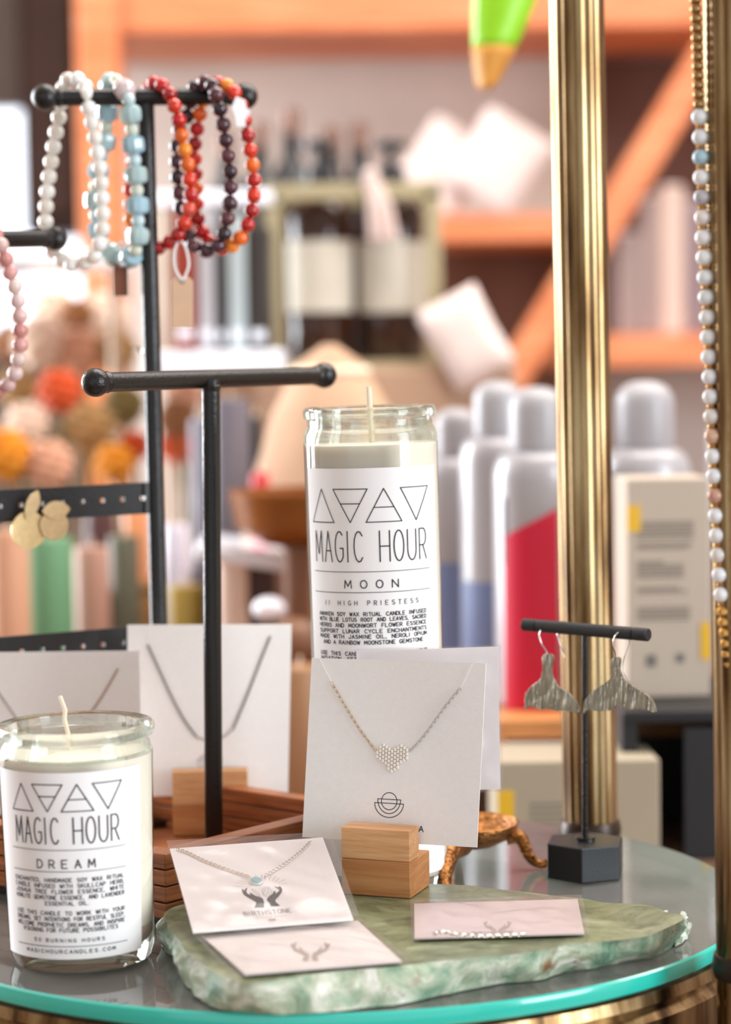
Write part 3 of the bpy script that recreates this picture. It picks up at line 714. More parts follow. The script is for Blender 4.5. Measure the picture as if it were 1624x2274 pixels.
# glass beads that glint
M_glint = mat('polished_steel', '#e9ebff', .12, 1)
for (px, py, y, r, lab) in ((232, 1041, 1.95, 9, 'small steel ball glinting above the earring strip'), (545, 1083, 2.0, 12, 'steel ball glinting left of the moon candle'), (420, 1030, 2.1, 22, 'large glinting steel ball between the black posts'), (625, 522, 2.3, 12, 'steel ball glinting at the basket corner'), (812, 520, 2.48, 12, 'steel ball glinting at the right bottle shoulder'), (918, 492, 2.48, 12, 'steel ball glinting at the right end of the basket'), (600, 318, 2.6, 14, 'steel ball glinting above the red bracelet'), (605, 230, 2.7, 30, 'cream glass globe right of the top crossbar')):
    pass
# middle: grey tins, linen hood, copper bowl, tray
cyl('grey_tin', 'grey canister between the front post and the linen hood', 'canister', 510, 2.2, 90, 885, zc0, '#6c6a76', rough=.3)
cyl('black_tube', 'slim black tube left of the linen hood', 'tube', 566, 2.3, 30, 925, zc0, '#161417', rough=.4)
cyl('grey_tin', 'bluish grey canister behind the front black post', 'canister', 455, 2.3, 70, 930, zc0, '#7c7986', rough=.3)
cyl('red_tin', 'small red tin beside the linen hood', 'tin', 575, 2.05, 40, 1050, zc0, '#c8323a', rough=.4)
cyl('cream_jar', 'cream jar right of the front black post', 'jar', 510, 1.95, 70, 1235, zc0, '#e6cdbc', rough=.3)
cyl('olive_jar', 'olive yellow jar between the two black posts', 'jar', 405, 2.0, 84, 1300, zc0, '#a88f3c', rough=.3)
hd = thing('linen_hood', 'beige linen cone-shaped bag behind the moon candle', 'bag', cpos(735, 2.12, zc0))
Hh = pxz(765, 2.12, 740) - zc0
MB().lathe([(.085, .0), (.095, .04), (.086, .15), (.075, Hh * .62), (.055, Hh * .82), (.03, Hh * .95), (.006, Hh)], 48, fn=lambda a, z: 1 + .03 * math.sin(a * 7 + z * 30)).build('cloth', mat('beige_linen', '#b8967a', .85, noise=.08, scale=20, bump=.3, bscale=200), hd)
MB().torus((0, 0, Hh * .93), .034, .004, a=24).build('drawstring', M_wick, hd)
bl = thing('copper_bowl', 'amber brown bowl in front of the linen hood', 'bowl', cpos(655, 1.9, zc0))
zb1 = pxz(1205, 1.9, 655) - zc0; zt1_ = pxz(1090, 1.9, 655) - zc0
MB().lathe([(.0, zb1), (.03, zb1 + .002), (.05, zb1 + .015), (.056, zt1_), (.054, zt1_ + .001), (.046, zb1 + .02), (0, zb1 + .01)], 48).build('bowl_wall', mat('amber_ceramic', '#8a4d12', .25, noise=.3, scale=12), bl)
MB().lathe([(.04, 0), (.04, .003), (.012, .012), (.012, zb1 - .004), (.03, zb1)], 32).build('pedestal_foot', mat('brown_clay', '#7c5238', .5), bl)
tr = thing('white_tray', 'bright bluish white tray on the counter right of the front black post', 'tray', cpos(540, 1.98, 0))
tz = pxz(1225, 1.98, 560)
MB().box((0, 0, tz), (w_(210, 1.98), .12, .014), rot=Ry(rad(9))).build('tray_floor', M_rackw, tr, bevel=.004)
MB().box((0, .0, (CT + tz) / 2), (.05, .05, tz - CT)).build('block_stand', M_walldark, tr)
ball('highlight_ball', 'white ball added in place of a highlight right of the front black post', 'highlight_ball', 598, 1352, 1.85, 34, mat('highlight_white', '#f4f4fb', .2), sc=(1.1, 1, .8))  # white ball on a stand, added as a stand-in for a bluish highlight
ball('wooden_ball', 'brown wooden ball left of the moon candle', 'ball', 660, 1430, 1.8, 60, mat('walnut_ball', '#7a5034', .5, noise=.2, scale=20))
cyl('brown_box_tin', 'brown canister left of the moon candle base', 'canister', 655, 1.72, 120, 1480, zc0, '#9c7350', rough=.5)
cyl('white_jar', 'pale jar behind the tall post at mid height', 'jar', 385, 2.1, 60, 1165, zc0, '#d8d6e6', rough=.2)

# ================================================================ ROUND GLASS TABLE
TC = Vector((-.023, 1.143)); TR = .211
tb = thing('glass_table', 'round glass-topped brass display table carrying the jewelry and candles', 'table', (TC.x, TC.y, 0))
M_edge = mat('polished_teal_glass_edge', '#2fc3b0', .18, coat=.6, spec=.6)
gt = .008
top = MB().lathe([(0, TT), (TR - .0012, TT)], 160); top.lathe([(TR - .0012, TT - gt), (0, TT - gt)], 160)
# keep only the discs
gl = MB()
seg = 160
for z, up in ((TT, 1), (TT - gt, 0)):
    ring = [(TR * .994 * math.cos(2 * PI * k / seg), TR * .994 * math.sin(2 * PI * k / seg), z) for k in range(seg)]
    gl.add(ring, [tuple(range(seg)) if up else tuple(reversed(range(seg)))])
gl.build('glass_top', M_tableglass, tb, smooth=None)
ed = MB(); prof = [(TR * .994, TT), (TR - .0003, TT - .0008), (TR, TT - .002), (TR, TT - gt + .002), (TR - .0003, TT - gt + .0008), (TR * .994, TT - gt)]
vs = []; fs = []
for r, z in prof:
    for k in range(seg): vs.append((r * math.cos(2 * PI * k / seg), r * math.sin(2 * PI * k / seg), z))
for i in range(len(prof) - 1):
    for k in range(seg): fs.append((i * seg + k, (i + 1) * seg + k, (i + 1) * seg + (k + 1) % seg, i * seg + (k + 1) % seg))
ed.add(vs, fs); ed.build('glass_edge', M_edge, tb, label='teal polished glass edge')
fr = MB()
fp = [(TR - .006, TT - gt - .001), (TR + .001, TT - gt - .001), (TR + .002, TT - .014), (TR - .001, TT - .017), (TR + .003, TT - .021), (TR + .003, TT - .036), (TR - .001, TT - .038), (TR - .006, TT - .036), (TR - .006, TT - gt - .001)]
vs = []; fs = []
for r, z in fp:
    for k in range(seg): vs.append((r * math.cos(2 * PI * k / seg), r * math.sin(2 * PI * k / seg), z))
for i in range(len(fp) - 1):
    for k in range(seg): fs.append((i * seg + (k + 1) % seg, (i + 1) * seg + (k + 1) % seg, (i + 1) * seg + k, i * seg + k))
fr.add(vs, fs); fr.build('brass_rim', M_brass, tb)
def reeded(a, z): return 1 + .055 * (abs(math.sin(a * 7)) - .5)
def post(px, py, wpx_, tilt, nm='post'):
    p = at_z(px, py, 0); R = w_(wpx_, p.y) / 2
    x, y = p.x - TC.x, p.y - TC.y
    mb = MB(); prof = [(R, .05)] + [(R, .05 + i * (2.1 - .05) / 30) for i in range(1, 31)]
    mb.lathe(prof, 168, c=(0, 0, -TT), fn=reeded)
    o = mb.build('brass_post', M_brass, tb, loc=(x, y, TT), rot=(0, tilt, 0), smooth=30)
    for zc in ((.0025, -.03, .4735) if px < 1500 else (.0025, .6)):
        MB().lathe([(R * .9, zc - .006), (R * 1.1, zc - .005), (R * 1.17, zc), (R * 1.1, zc + .005), (R * .9, zc + .006)], 48).build('collar', M_collar, o, label='dark metal collar')
    MB().lathe([(0, -TT), (.03, -TT + .001), (.03, -TT + .01), (R, -TT + .02), (R, -TT + .05)], 40).build('foot', M_brass, o)
post(1312, 1850, 119, rad(-.55)); post(1668, 2155, 150, rad(-.6))
pl_ = at_z(1312, 1850, 0)
for (x, y) in ((-.215, .04), (-.13, .195)):
    if x == -.13: continue
    mb = MB(); R = .0155; mb.lathe([(R, .05), (R, 2.1)], 168, c=(0, 0, -TT), fn=reeded); mb.build('brass_post', M_brass, tb, loc=(x, y, TT), smooth=30)
# lower tier
lt = MB().lathe([(0, TT - .070), (TR - .006, TT - .070), (TR - .006, TT - .062), (0, TT - .062)], 96)
lt.build('lower_tier', mat('lower_tier_board', '#a2979a', .3, noise=.15, scale=14), tb)
zb2 = -.0618  # white strip added below the glass to stand in for its glare band
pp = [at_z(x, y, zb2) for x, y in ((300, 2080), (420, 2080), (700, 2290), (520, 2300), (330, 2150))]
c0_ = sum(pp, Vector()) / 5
glare_o = MB().prism([(p.x - c0_.x, p.y - c0_.y) for p in pp], 0, .0008).build('glare_strip', mat('glare_strip_white', '#fbfcff', .3), loc=c0_, smooth=None)
tag(glare_o, 'white strip added on the lower tier in place of the glare left of the stone', 'paper')
# ================================================================ CHAINS AND SMALL HARDWARE
def chain(mb, pts, link=.0022, wire=.00028, lift=0):
    ps = resample(pts, link * .72)
    for i, (a, b) in enumerate(zip(ps, ps[1:])):
        d = (b - a).normalized(); m = (a + b) / 2
        Rm = align(d) @ Ry(PI / 2)                 # x along the chain
        roll = rad(35 if i % 2 else -40)
        mb.torus(m, link * .36, wire, rot=Rm @ Rx(roll), a=8, b=5, sc=(1.35, .85))

# ================================================================ CANDLES IN GLASS JARS
def candle(name, label, px, pyb, Rb, Rt, top_z, tilt, cfg):
    p = at_z(px, pyb, 0)
    o = thing(name, label, 'candle', (p.x, p.y, TT + .0003), (0, tilt, 0))
    H = top_z; t = .0026; rr = cfg['rim']
    Rof = lambda z: Rb + (Rt - Rb) * min(1, max(0, z / (H * .9)))
    zw = cfg['wax_top']
    # thick glass: base and neck/rim in solid glass, wall between as clear sheet
    lo = .012
    gp = [(0, .0016), (Rb * .7, .001), (Rb * .86, 0), (Rb * .95, .0012), (Rb * 1.0, .006), (Rof(lo), lo), (Rof(lo) - t, lo), (Rb * .9, .0085), (0, .0085)]
    MB().lathe(gp, 72).build('jar_base', M_jar, o, label='thick clear glass base')
    MB().grid(lambda u, v: Vector((Rof(lo + (zw - lo) * v) * math.cos(2 * PI * u), Rof(lo + (zw - lo) * v) * math.sin(2 * PI * u), lo + (zw - lo) * v)), 72, 6).build('jar_wall', M_jarthin, o)
    Rn = cfg['neck']; R1 = Rof(zw)
    n = [(R1, zw), (R1, cfg['shoulder']), (R1 * .5 + Rn * .5, cfg['shoulder'] + (cfg['zneck'] - cfg['shoulder']) * .7), (Rn, cfg['zneck']), (Rn, H - cfg['lip'] - .001), (rr * .99, H - cfg['lip']), (rr, H - cfg['lip'] * .55),
         (rr * .995, H - cfg['lip'] * .25), (rr * .965, H), (Rn - t * .9, H - .0006), (Rn - t * 1.2, H - cfg['lip'] * 1.1), (Rn - t, cfg['zneck']), (R1 - t, cfg['shoulder'] - .001), (R1 - t, zw), (R1, zw)]
    mbn = MB(); vs = []; fs = []; sg = 72
    for r, z in n:
        for k in range(sg): vs.append((r * math.cos(2 * PI * k / sg), r * math.sin(2 * PI * k / sg), z))
    for i in range(len(n) - 1):
        for k in range(sg): fs.append((i * sg + k, i * sg + (k + 1) % sg, (i + 1) * sg + (k + 1) % sg, (i + 1) * sg + k))
    mbn.add(vs, fs).build('jar_rim', M_jar, o, label='clear glass neck and rolled rim')
    rw = lambda z: Rof(z) - .0006
    zl = cfg.get('pink', None)
    z0 = .0098
    if zl:
        MB().lathe([(0, z0), (rw(z0) * .97, z0), (rw(z0), z0 + .001), (rw(zl), zl), (0, zl)], 64).build('wax_base', M_waxpink, o, label='pink tinted wax')
        z0 = zl
    MB().lathe([(0, z0), (rw(z0), z0), (rw(zw), zw - .0012), (rw(zw) * .985, zw - .0004), (rw(zw) * .8, zw - .0008), (0, zw)], 64).build('wax', M_wax, o)
    wk = cfg['wick']; MB().tube([(x, y, zw - .002 + z) for x, y, z in wk], cfg['wr'], 10).build('wick', M_wick, o)
    # label on the cylinder, lettering in ink
    a0, a1, za, zb, off = cfg['label']; R0 = lambda z: Rof(z) + .0004
    S = lambda u, z, e=0: Vector(((R0(z) + e) * math.sin(u), -(R0(z) + e) * math.cos(u), z))
    MB().grid(lambda u, v: S(rad(a0 + (a1 - a0) * u), za + (zb - za) * v), 48, 2).build('label_sheet', M_label, o, label='white printed paper label')
    lab = o.children[-1]
    ctr = rad(cfg['ctr']); Rm = R0((za + zb) / 2)
    fn = lambda u, v: S(ctr + u / Rm, v, .00025)
    return o, lab, fn
def zpix(y, yd, px): return at_y(px, y, yd).z - TT

# ---- dream candle
pD = at_z(170, 2127, 0); fy = pD.y - .033
o, lab, fn = candle('jar_candle', 'squat glass jar candle with a pink base and a DREAM label at the lower left', 184, 2127, .0325, .0348, zpix(1605, pD.y, 170), rad(-.7),
    dict(rim=.0360, neck=.0322, lip=.0052, zneck=zpix(1668, fy, 170), shoulder=zpix(1690, fy, 170) - .002, wax_top=zpix(1702, fy, 170) + .0015, pink=.017, wr=.00095,
         wick=[(-.003, 0, 0), (-.0028, 0, .008), (-.0045, 0, .016), (-.0040, .0, .020), (-.0062, 0, .0265)], label=(-67, 60, zpix(2132, fy, 170), zpix(1716, fy, 170), 0), ctr=-3))
zz = lambda y: zpix(y, fy, 170)
def tri_logo(pxk, yt, yb):
    """four element triangles: pxk maps picture-like units -1..1 to u"""
    h = yt - yb; P = []
    w = pxk
    def T(cx, hw, up, bar=False):
        if up: P.append([(cx - hw, yb), (cx, yt), (cx + hw, yb), (cx - hw, yb)])
        else: P.append([(cx - hw, yt), (cx, yb), (cx + hw, yt), (cx - hw, yt)])
        if bar:
            if up: P.append([(cx - hw * .56, yb + h * .44), (cx + hw * .56, yb + h * .44)])
            else: P.append([(cx - hw * .56, yt - h * .44), (cx + hw * .56, yt - h * .44)])
    T(-.77 * w, .23 * w, True); T(-.27 * w, .27 * w, False, True); T(.24 * w, .27 * w, True, True); T(.76 * w, .26 * w, False)
    return P
def brand(mb, fn, hw, yt, yb, y1, y0, lw):
    ribbons(mb, tri_logo(hw, yt, yb), lw * .8, fn)
    h = y1 - y0
    ribbons(mb, text_polys('MAGIC', -hw * .52, y0, h, hw * .86, ratio=.62, gap=.28), lw, fn)
    ribbons(mb, text_polys('HOUR', hw * .56, y0, h, hw * .80, ratio=.62, gap=.28), lw, fn)
ink = MB()
brand(ink, fn, .0258, zz(1742), zz(1802), zz(1816), zz(1874), .00062)
for y in (1888, 1936, 2103): ribbons(ink, [[(-.0275, zz(y)), (.0278, zz(y))]], .00028, fn)
ribbons(ink, text_polys('DREAM', 0, zz(1928), zz(1910) - zz(1928), .0262, ratio=.75, gap=.95), .00052, fn)
para = [('ENCHANTED, HANDMADE SOY WAX RITUAL', 1959), ('CANDLE INFUSED WITH SKULLCAP HERB,', 1972), ('JOSHUA TREE FLOWER ESSENCE, WHITE', 1985), ('HOWLITE GEMSTONE ESSENCE, AND LAVENDER', 1998)]
for t, y in para: ribbons(ink, text_polys(t, 0, zz(y), .0017, .0535, ratio=.75, gap=.3, space=1.2), .00030, fn)
ribbons(ink, text_polys('ESSENTIAL OIL.', 0, zz(2011), .0017, .0200, ratio=.75, gap=.3, space=1.0), .00030, fn)
for t, y in [('USE THIS CANDLE TO WORK WITH YOUR', 2033), ('DREAMS, SET INTENTIONS FOR RESTFUL SLEEP,', 2046), ('WELCOME PROPHETIC DREAMS, AND INSPIRE', 2059)]:
    ribbons(ink, text_polys(t, 0, zz(y), .0017, .0535, ratio=.75, gap=.3, space=1.1), .00030, fn)
ribbons(ink, text_polys('VISIONING FOR FUTURE POSSIBILITES', 0, zz(2071), .0017, .0460, ratio=.75, gap=.3, space=1.0), .00030, fn)
ribbons(ink, text_polys('50 BURNING HOURS', 0, zz(2093), .0015, .0330, ratio=.8, gap=.75, space=1.1), .00026, fn)
ribbons(ink, text_polys('MAGICHOURCANDLES.COM', 0, zz(2118), .0015, .0430, ratio=.8, gap=.6), .00028, fn)
ink.build('lettering', M_ink, lab, smooth=None)

# ---- moon candle
yM = 1.158
pM = at_y(834, 900, yM); pyM = None
dirz = CAMP.z - TT
zt = zpix(903, yM, 834)
Rm_ = .0330; fyM = yM - Rm_
base_px = 2000
for q in range(1900, 2100):
    if at_z(836, q, 0).y < yM: base_px = q; break
mcfg = dict(rim=.0337, neck=.0318, lip=.0052, zneck=zpix(950, fyM, 834), shoulder=zpix(972, fyM, 834), wax_top=zpix(984, fyM, 834) - .001, wr=.0015,
     wick=[(.0008, 0, 0), (.0004, 0, .012), (.0001, 0, .020), (-.0002, 0, .030)], label=(-69, 66, .012, zpix(1040, fyM, 834), 0), ctr=-4)
o, lab, fn = candle('jar_candle', 'tall glass jar candle with a MOON label standing behind the heart necklace card', 854, base_px, .0330, .0338, zt, rad(-1.0), mcfg)
zz = lambda y: zpix(y, fyM, 834)
ink = MB()
brand(ink, fn, .0330, zz(1086), zz(1160), zz(1180), zz(1248), .00058)
for y in (1270, 1316): ribbons(ink, [[(-.0330, zz(y)), (.0335, zz(y))]], .0003, fn)
ribbons(ink, text_polys('MOON', .0005, zz(1306), zz(1289) - zz(1306), .0270, ratio=.62, gap=.95), .0005, fn)
ribbons(ink, text_polys('II HIGH PRIESTESS', 0, zz(1344), .0022, .0500, ratio=.6, gap=.8, space=1.4), .0003, fn)
for t, y in [('AWAKEN SOY WAX RITUAL CANDLE INFUSED', 1368), ('WITH BLUE LOTUS ROOT AND LEAVES, SACRED', 1380), ('HERBS AND MOONWORT FLOWER ESSENCE', 1393), ('SUPPORT LUNAR CYCLE ENCHANTMENTS', 1406), ('MADE WITH JASMINE OIL, NEROLI OPIUM', 1418)]:
    ribbons(ink, text_polys(t, 0, zz(y), .0018, .0600, ratio=.75, gap=.3, space=1.2), .00036, fn)
ribbons(ink, text_polys('AND A RAINBOW MOONSTONE GEMSTONE', 0, zz(1431), .0018, .0550, ratio=.75, gap=.3, space=1.0), .00036, fn)
for t, y in [('USE THIS CANDLE TO WORK WITH YOUR', 1456), ('INTUITION, SET INTENTIONS FOR CLEAR', 1468), ('SIGHT AND WELCOME THE NIGHT', 1480)]:
    ribbons(ink, text_polys(t, 0, zz(y), .0018, .0600, ratio=.75, gap=.3, space=1.2), .00036, fn)
ink.build('lettering', M_ink, lab, smooth=None)

# ================================================================ WOODEN TRAY
N = at_z(370, 2065, 0); ang = rad(50)
ty = thing('wooden_tray', 'reddish brown slatted wooden tray behind the dream candle', 'tray', (N.x, N.y, TT + .0005), (0, 0, ang))
TL, TD, TH, tw = .152, .20, .036, .011     # local x: to the back right, local y: to the back left
def wallslats(nm, c, sz):
    n = 4; h = (TH - .004) / n
    mb = MB()
    for i in range(n): mb.box((c[0], c[1], .004 + h * (i + .5)), (sz[0], sz[1], h - .0006))
    return mb.build(nm, M_tray, ty, bevel=.0006)
wallslats('side_wall', (TL / 2, tw / 2, 0), (TL, tw)); wallslats('side_wall', (TL / 2, TD - tw / 2, 0), (TL, tw))
wallslats('side_wall', (tw / 2, TD / 2, 0), (tw, TD - 2 * tw)); wallslats('side_wall', (TL - tw / 2, TD / 2, 0), (tw, TD - 2 * tw))
MB().box((TL / 2, TD / 2, .006), (TL - 2 * tw, TD - 2 * tw, .004)).build('tray_floor', M_tray, ty)
MB().box((TL / 2, TD / 2, .002), (TL - .006, TD - .006, .004)).build('rubber_base', M_blackboard, ty, label='black rubber underside')
ZF = .0088

# ================================================================ BLACK JEWELRY STANDS
def knob_bar(o, a, b, r, R, nm='crossbar'):
    a, b = Vector(a), Vector(b); d = (b - a).normalized()
    br = MB().tube([a, b], r, 28).build(nm, M_black, o)
    for e, s in ((a, -1), (b, 1)):
        mb = MB().sphere(e + d * s * R * .55, R, 32, 20, rot=align(d)); mb.lathe([(r, -.0), (r * 1.12, .001), (r * 1.05, .004), (r, .005)], 28, c=e - d * s * .005 * (1 if s > 0 else 1), ax=align(d * s))
        mb.build('end_knob', M_black, br)
    return br
# front T stand
xa = at_y(224, 849, 1.115); xb = at_y(711, 834, 1.262)
mid = at_y(470, 1600, 1.19); pt = Vector((mid.x, mid.y, 0))
fs_ = thing('jewelry_stand', 'black T-shaped jewelry stand with an empty crossbar in front', 'jewelry stand', (mid.x, mid.y, TT + ZF))
L0 = Vector(fs_.location)
tj = xa.lerp(xb, (mid.x - xa.x) / (xb.x - xa.x)); topm = at_y(468, 842, tj.y)
knob_bar(fs_, xa - L0, xb - L0, .0048, .0070)
MB().tube([(0, 0, .002), (topm.x - L0.x, topm.y - L0.y, topm.z - L0.z)], .0047, 28).build('post', M_black, fs_)
MB().lathe([(0, 0), (.017, 0), (.018, .001), (.018, .003), (.016, .004), (0, .0042)], 40).build('base_plate', M_black, fs_)
MB().lathe([(.0047, -.002), (.0050, -.001), (.0054, .0005), (.0047, .001)], 28, c=topm - L0 - Vector((0, 0, .004))).build('weld_collar', M_black, fs_)

# back organiser: two posts, two perforated strips, two crossbars
yB = 1.29
bx = at_y(350, 1700, yB); bt = at_y(323, 232, yB)
bs = thing('jewelry_stand', 'tall black jewelry stand with bracelets on its top crossbar and two perforated strips', 'jewelry stand', (bx.x, yB, TT + ZF))
L1 = Vector(bs.location)
bbot = at_y(364, 1810, yB); bbot.z = TT + ZF
MB().tube([bbot - L1, bt - L1], .0049, 28).build('post', M_black, bs)
ta, tb_ = at_y(116, 216, 1.275), at_y(528, 214, 1.302)
knob_bar(bs, ta - L1, tb_ - L1, .0048, .0074)
# left arm (its post stands outside the frame)
yl = 1.232
la, lb_ = at_y(-190, 534, 1.205), at_y(112, 530, 1.285)
knob_bar(bs, la - L1, lb_ - L1, .0047, .0068)
lp = la.lerp(lb_, .40); lbase = Vector((lp.x + .002, lp.y, TT + ZF))
MB().tube([lbase - L1, lp - L1], .0049, 28).build('post', M_black, bs)
def strip(y0l, y1l, y0r, y1r):
    def pt(px, py, t): return at_y(px, py, lp.y + (yB - lp.y) * t) - L1
    n = 26; mb = MB()
    pxl, pxr = -40, 338
    A, B = pt(pxl, (y0l + y1l) / 2, .0), pt(pxr, (y0r + y1r) / 2, 1.0)
    A = Vector((lbase.x - L1.x, lbase.y - L1.y, A.z)); h = .0088
    dd = (B - A); ln_ = dd.length; d = dd.normalized(); nrm = d.cross(Vector((0, 0, 1))).normalized() * .0009; up = Vector((0, 0, 1))
    # perforated plate: boxes around each square hole
    pit = .0122; k = int((ln_ - .004) / pit); hs = .0012
    o0 = .003
    vs_all = []
    def blk(s0, s1, v0, v1):
        c = A + d * ((s0 + s1) / 2) + up * ((v0 + v1) / 2)
        Rm = Matrix((d, nrm.normalized(), d.cross(nrm.normalized()))).transposed()
        mb.box(c, (s1 - s0, .0018, v1 - v0), rot=Rm)
    blk(0, ln_, hs, h); blk(0, ln_, -h, -hs)
    s = 0
    hc = [ln_ - .0065 - i * pit for i in range(k)][::-1]
    for q in hc:
        blk(s, q - hs, -hs, hs); s = q + hs
    blk(s, ln_, -hs, hs)
    pl = mb.build('perforated_strip', M_blackboard, bs, smooth=None, label='black perforated earring strip')
    cl = MB()
    for e in (B - d * .003,):
        cl.box(e + nrm * 1.6, (.005, .0022, h * 2.0), rot=Matrix((d, nrm.normalized(), d.cross(nrm.normalized()))).transposed())
    cl.build('clip', M_black, pl)
    return A, B, d, nrm.normalized(), hc
A1, B1, d1, n1, hc1 = strip(1090, 1163, 1070, 1140)
A2, B2, d2, n2, hc2 = strip(1417, 1490, 1387, 1457)
MB().box(((lbase.x - L1.x + bbot.x - L1.x) / 2, (lbase.y - L1.y) / 2 , .002), ((bbot - lbase).length + .03, .03, .004), rot=Rz(math.atan2(bbot.y - lbase.y, bbot.x - lbase.x))).build('base_plate', M_black, bs)

# gold disc earrings on the upper strip
def earring(cx, cy, rpx, leaf, label, y=1.243, m1=M_goldsatin, m2=M_goldsatin2):
    c = at_y(cx, cy, y); R = w_(rpx, y)
    o = thing('disc_earring', label, 'earring', c, (0, 0, math.atan2(d1.y, d1.x)), 'gold disc earrings')
    MB().lathe([(0, -.0004), (R, -.0004), (R, .0004), (0, .0004)], 48, ax=Rx(PI / 2)).build('disc', m1, o)
    (lx, lz), L_, Wd, a = leaf
    pol = []
    for i in range(28):
        t = 2 * PI * i / 28; x = math.cos(t); yy = math.sin(t) * (1 - abs(x) ** 2.2) ** .35 if abs(x) < 1 else 0
        pol.append((x * L_ / 2, yy * Wd / 2))
    Rm = Ry(-a) @ Rx(PI / 2)
    MB().prism(pol, .0010, .0017, rot=Rm, c=(lx, 0, lz)).build('leaf', m2, o, smooth=None)
    MB().tube([(lx * .8, .0005, lz * .8), (lx * .8, .010, lz * .8)], .0004, 8).build('ear_post', M_gold, o)
earring(120, 1166, 34, ((.0008, .0082), .0165, .0100, rad(2)), 'right gold disc earring, partly behind the other', 1.249, M_goldsatin2, M_goldsatin2)
earring(64, 1177, 42, ((.0018, .0136), .0170, .0078, rad(66)), 'left gold disc earring with an upright pale leaf', 1.243)

# ================================================================ BRACELETS
def bead_mesh(kind, r, m):
    if kind == 'round': mb = MB().sphere((0, 0, 0), r, 20, 12)
    elif kind == 'cube':
        mb = MB(); mb.lathe([(0, -r * .85), (r * .45, -r * .85), (r * .88, -r * .6), (r * .98, -r * .3), (r * .98, r * .3), (r * .88, r * .6), (r * .45, r * .85), (0, r * .85)], 10)
    elif kind == 'ring': mb = MB().torus((0, 0, 0), r * .7, r * .34, a=16, b=8)
    elif kind == 'barrel': mb = MB().lathe([(0, -r * .7), (r * .7, -r * .7), (r, -r * .3), (r, r * .3), (r * .7, r * .7), (0, r * .7)], 16)
    o = mb.build('bead', m, smooth=35 if kind != 'cube' else 20); me = o.data; bpy.data.objects.remove(o); return me
def gem(name, c, rough=.10, noise=.15, sss=.25, coat=.5, sc=60):
    return mat('gem_' + name, c, rough, noise=noise, scale=sc, sss=sss, coat=coat)
def bracelet(label, path, seq, cordcol, hang, closed=True, name='bead_bracelet', cat='bracelet', grp=None, sub=6, radf=None):
    """path: [(px,py,depth)...]; seq: list of (mesh, length)"""
    pts = [at_y(*p) for p in path]; pts = catmull(pts, sub, closed)
    root = thing(name, label, cat, pts[0], group=grp)
    cm = mat('cord_' + cordcol[1:], cordcol, .6)
    O = Vector(root.location)
    MB().tube([p - O for p in pts], .0006, 6, closed=closed).build('cord', cm, root)
    L = [0]; P = pts + ([pts[0]] if closed else [])
    for a, b in zip(P, P[1:]): L.append(L[-1] + (b - a).length)
    def at(s):
        for j in range(len(L) - 1):
            if L[j + 1] >= s: break
        k = (s - L[j]) / max(1e-9, L[j + 1] - L[j]); return P[j].lerp(P[j + 1], k), (P[j + 1] - P[j]).normalized()
    # how many beads fit
    s = 0; lst = []; i = 0
    while True:
        me, l = seq(i)
        if s + l > L[-1] + l * .4: break
        lst.append((me, s + l / 2, l)); s += l; i += 1
    f = L[-1] / s if closed else 1
    for me, sc_, l in lst:
        p, d = at(min(sc_ * f, L[-1])); b = bpy.data.objects.new(me.name.split('.')[0], me); COL.objects.link(b); b.parent = root
        b.location = p - O; e = (align(d) @ Rz(random.random() * 6)).to_euler(); b.rotation_euler = e
    return root
YB0 = 1.288; f_, b_ = YB0 - .0085, YB0 + .0095
white = [bead_mesh('round', .0044, gem('moonstone%d' % i, c, noise=.06)) for i, c in enumerate(('#f5f1ea', '#efe9e0', '#f8f6f2'))]
def S_white(i): return white[(i * 7) % 3], .0083
bracelet('white moonstone bead bracelet, leftmost on the top crossbar',
    [(186, 185, YB0), (192, 217, f_ - .003), (200, 255, f_), (210, 300, f_), (219, 350, f_), (225, 400, f_), (228, 450, f_), (228, 505, f_), (218, 550, f_), (198, 580, YB0 - .002), (165, 588, YB0), (135, 575, b_ - .003), (112, 548, b_), (102, 505, b_), (103, 450, b_), (108, 400, b_), (116, 345, b_), (125, 290, b_), (134, 245, b_), (138, 210, b_ + .001), (145, 185, b_ - .002), (160, 174, YB0 - .001)],
    S_white, '#e8e2da', 0, grp='bracelets on the top crossbar')
aqua = [bead_mesh('cube', .0065, gem('aqua%d' % i, c, rough=.12, noise=.12, coat=.7)) for i, c in enumerate(('#b6d3dc', '#a3c6d3', '#c6d9da', '#b0cbcc'))]
aqs = [bead_mesh('round', .0038, gem('aquas%d' % i, c, noise=.1)) for i, c in enumerate(('#d6dccb', '#c5dadd'))]
pk = bead_mesh('cube', .0062, gem('palemauve', '#d5c4c4'))
def S_aqua(i):
    if i == 1: return pk, .0105
    return (aqua[(i * 5) % 4], .0108) if i % 2 == 1 else (aqs[(i // 2) % 2], .0060)
bracelet('chunky aqua blue bead bracelet just left of the tall post',
    [(262, 182, YB0 - .002), (282, 210, f_ - .006), (289, 245, f_ - .004), (293, 290, f_ - .003), (298, 340, f_ - .002), (303, 400, f_ - .002), (306, 450, f_ - .002), (307, 505, f_ - .002), (303, 550, f_), (288, 572, YB0), (262, 572, b_ - .002), (240, 555, b_ + .002), (222, 520, b_ + .004), (212, 470, b_ + .004), (213, 410, b_ + .004), (226, 350, b_ + .004), (236, 300, b_ + .004), (238, 250, b_ + .004), (240, 205, b_), (250, 180, b_ - .004)],
    S_aqua, '#c9d6d6', 0, grp='bracelets on the top crossbar')
reds = [bead_mesh('round', .0042, gem('carnelian%d' % i, c, noise=.25, sss=.4)) for i, c in enumerate(('#c2120c', '#d93410', '#ea6a12', '#a80c0e', '#d8523a', '#f08c1e'))]
def S_red(i): return reds[[0, 3, 1, 0, 2, 5, 2, 1, 0, 4, 1, 3][i % 12]], .0082
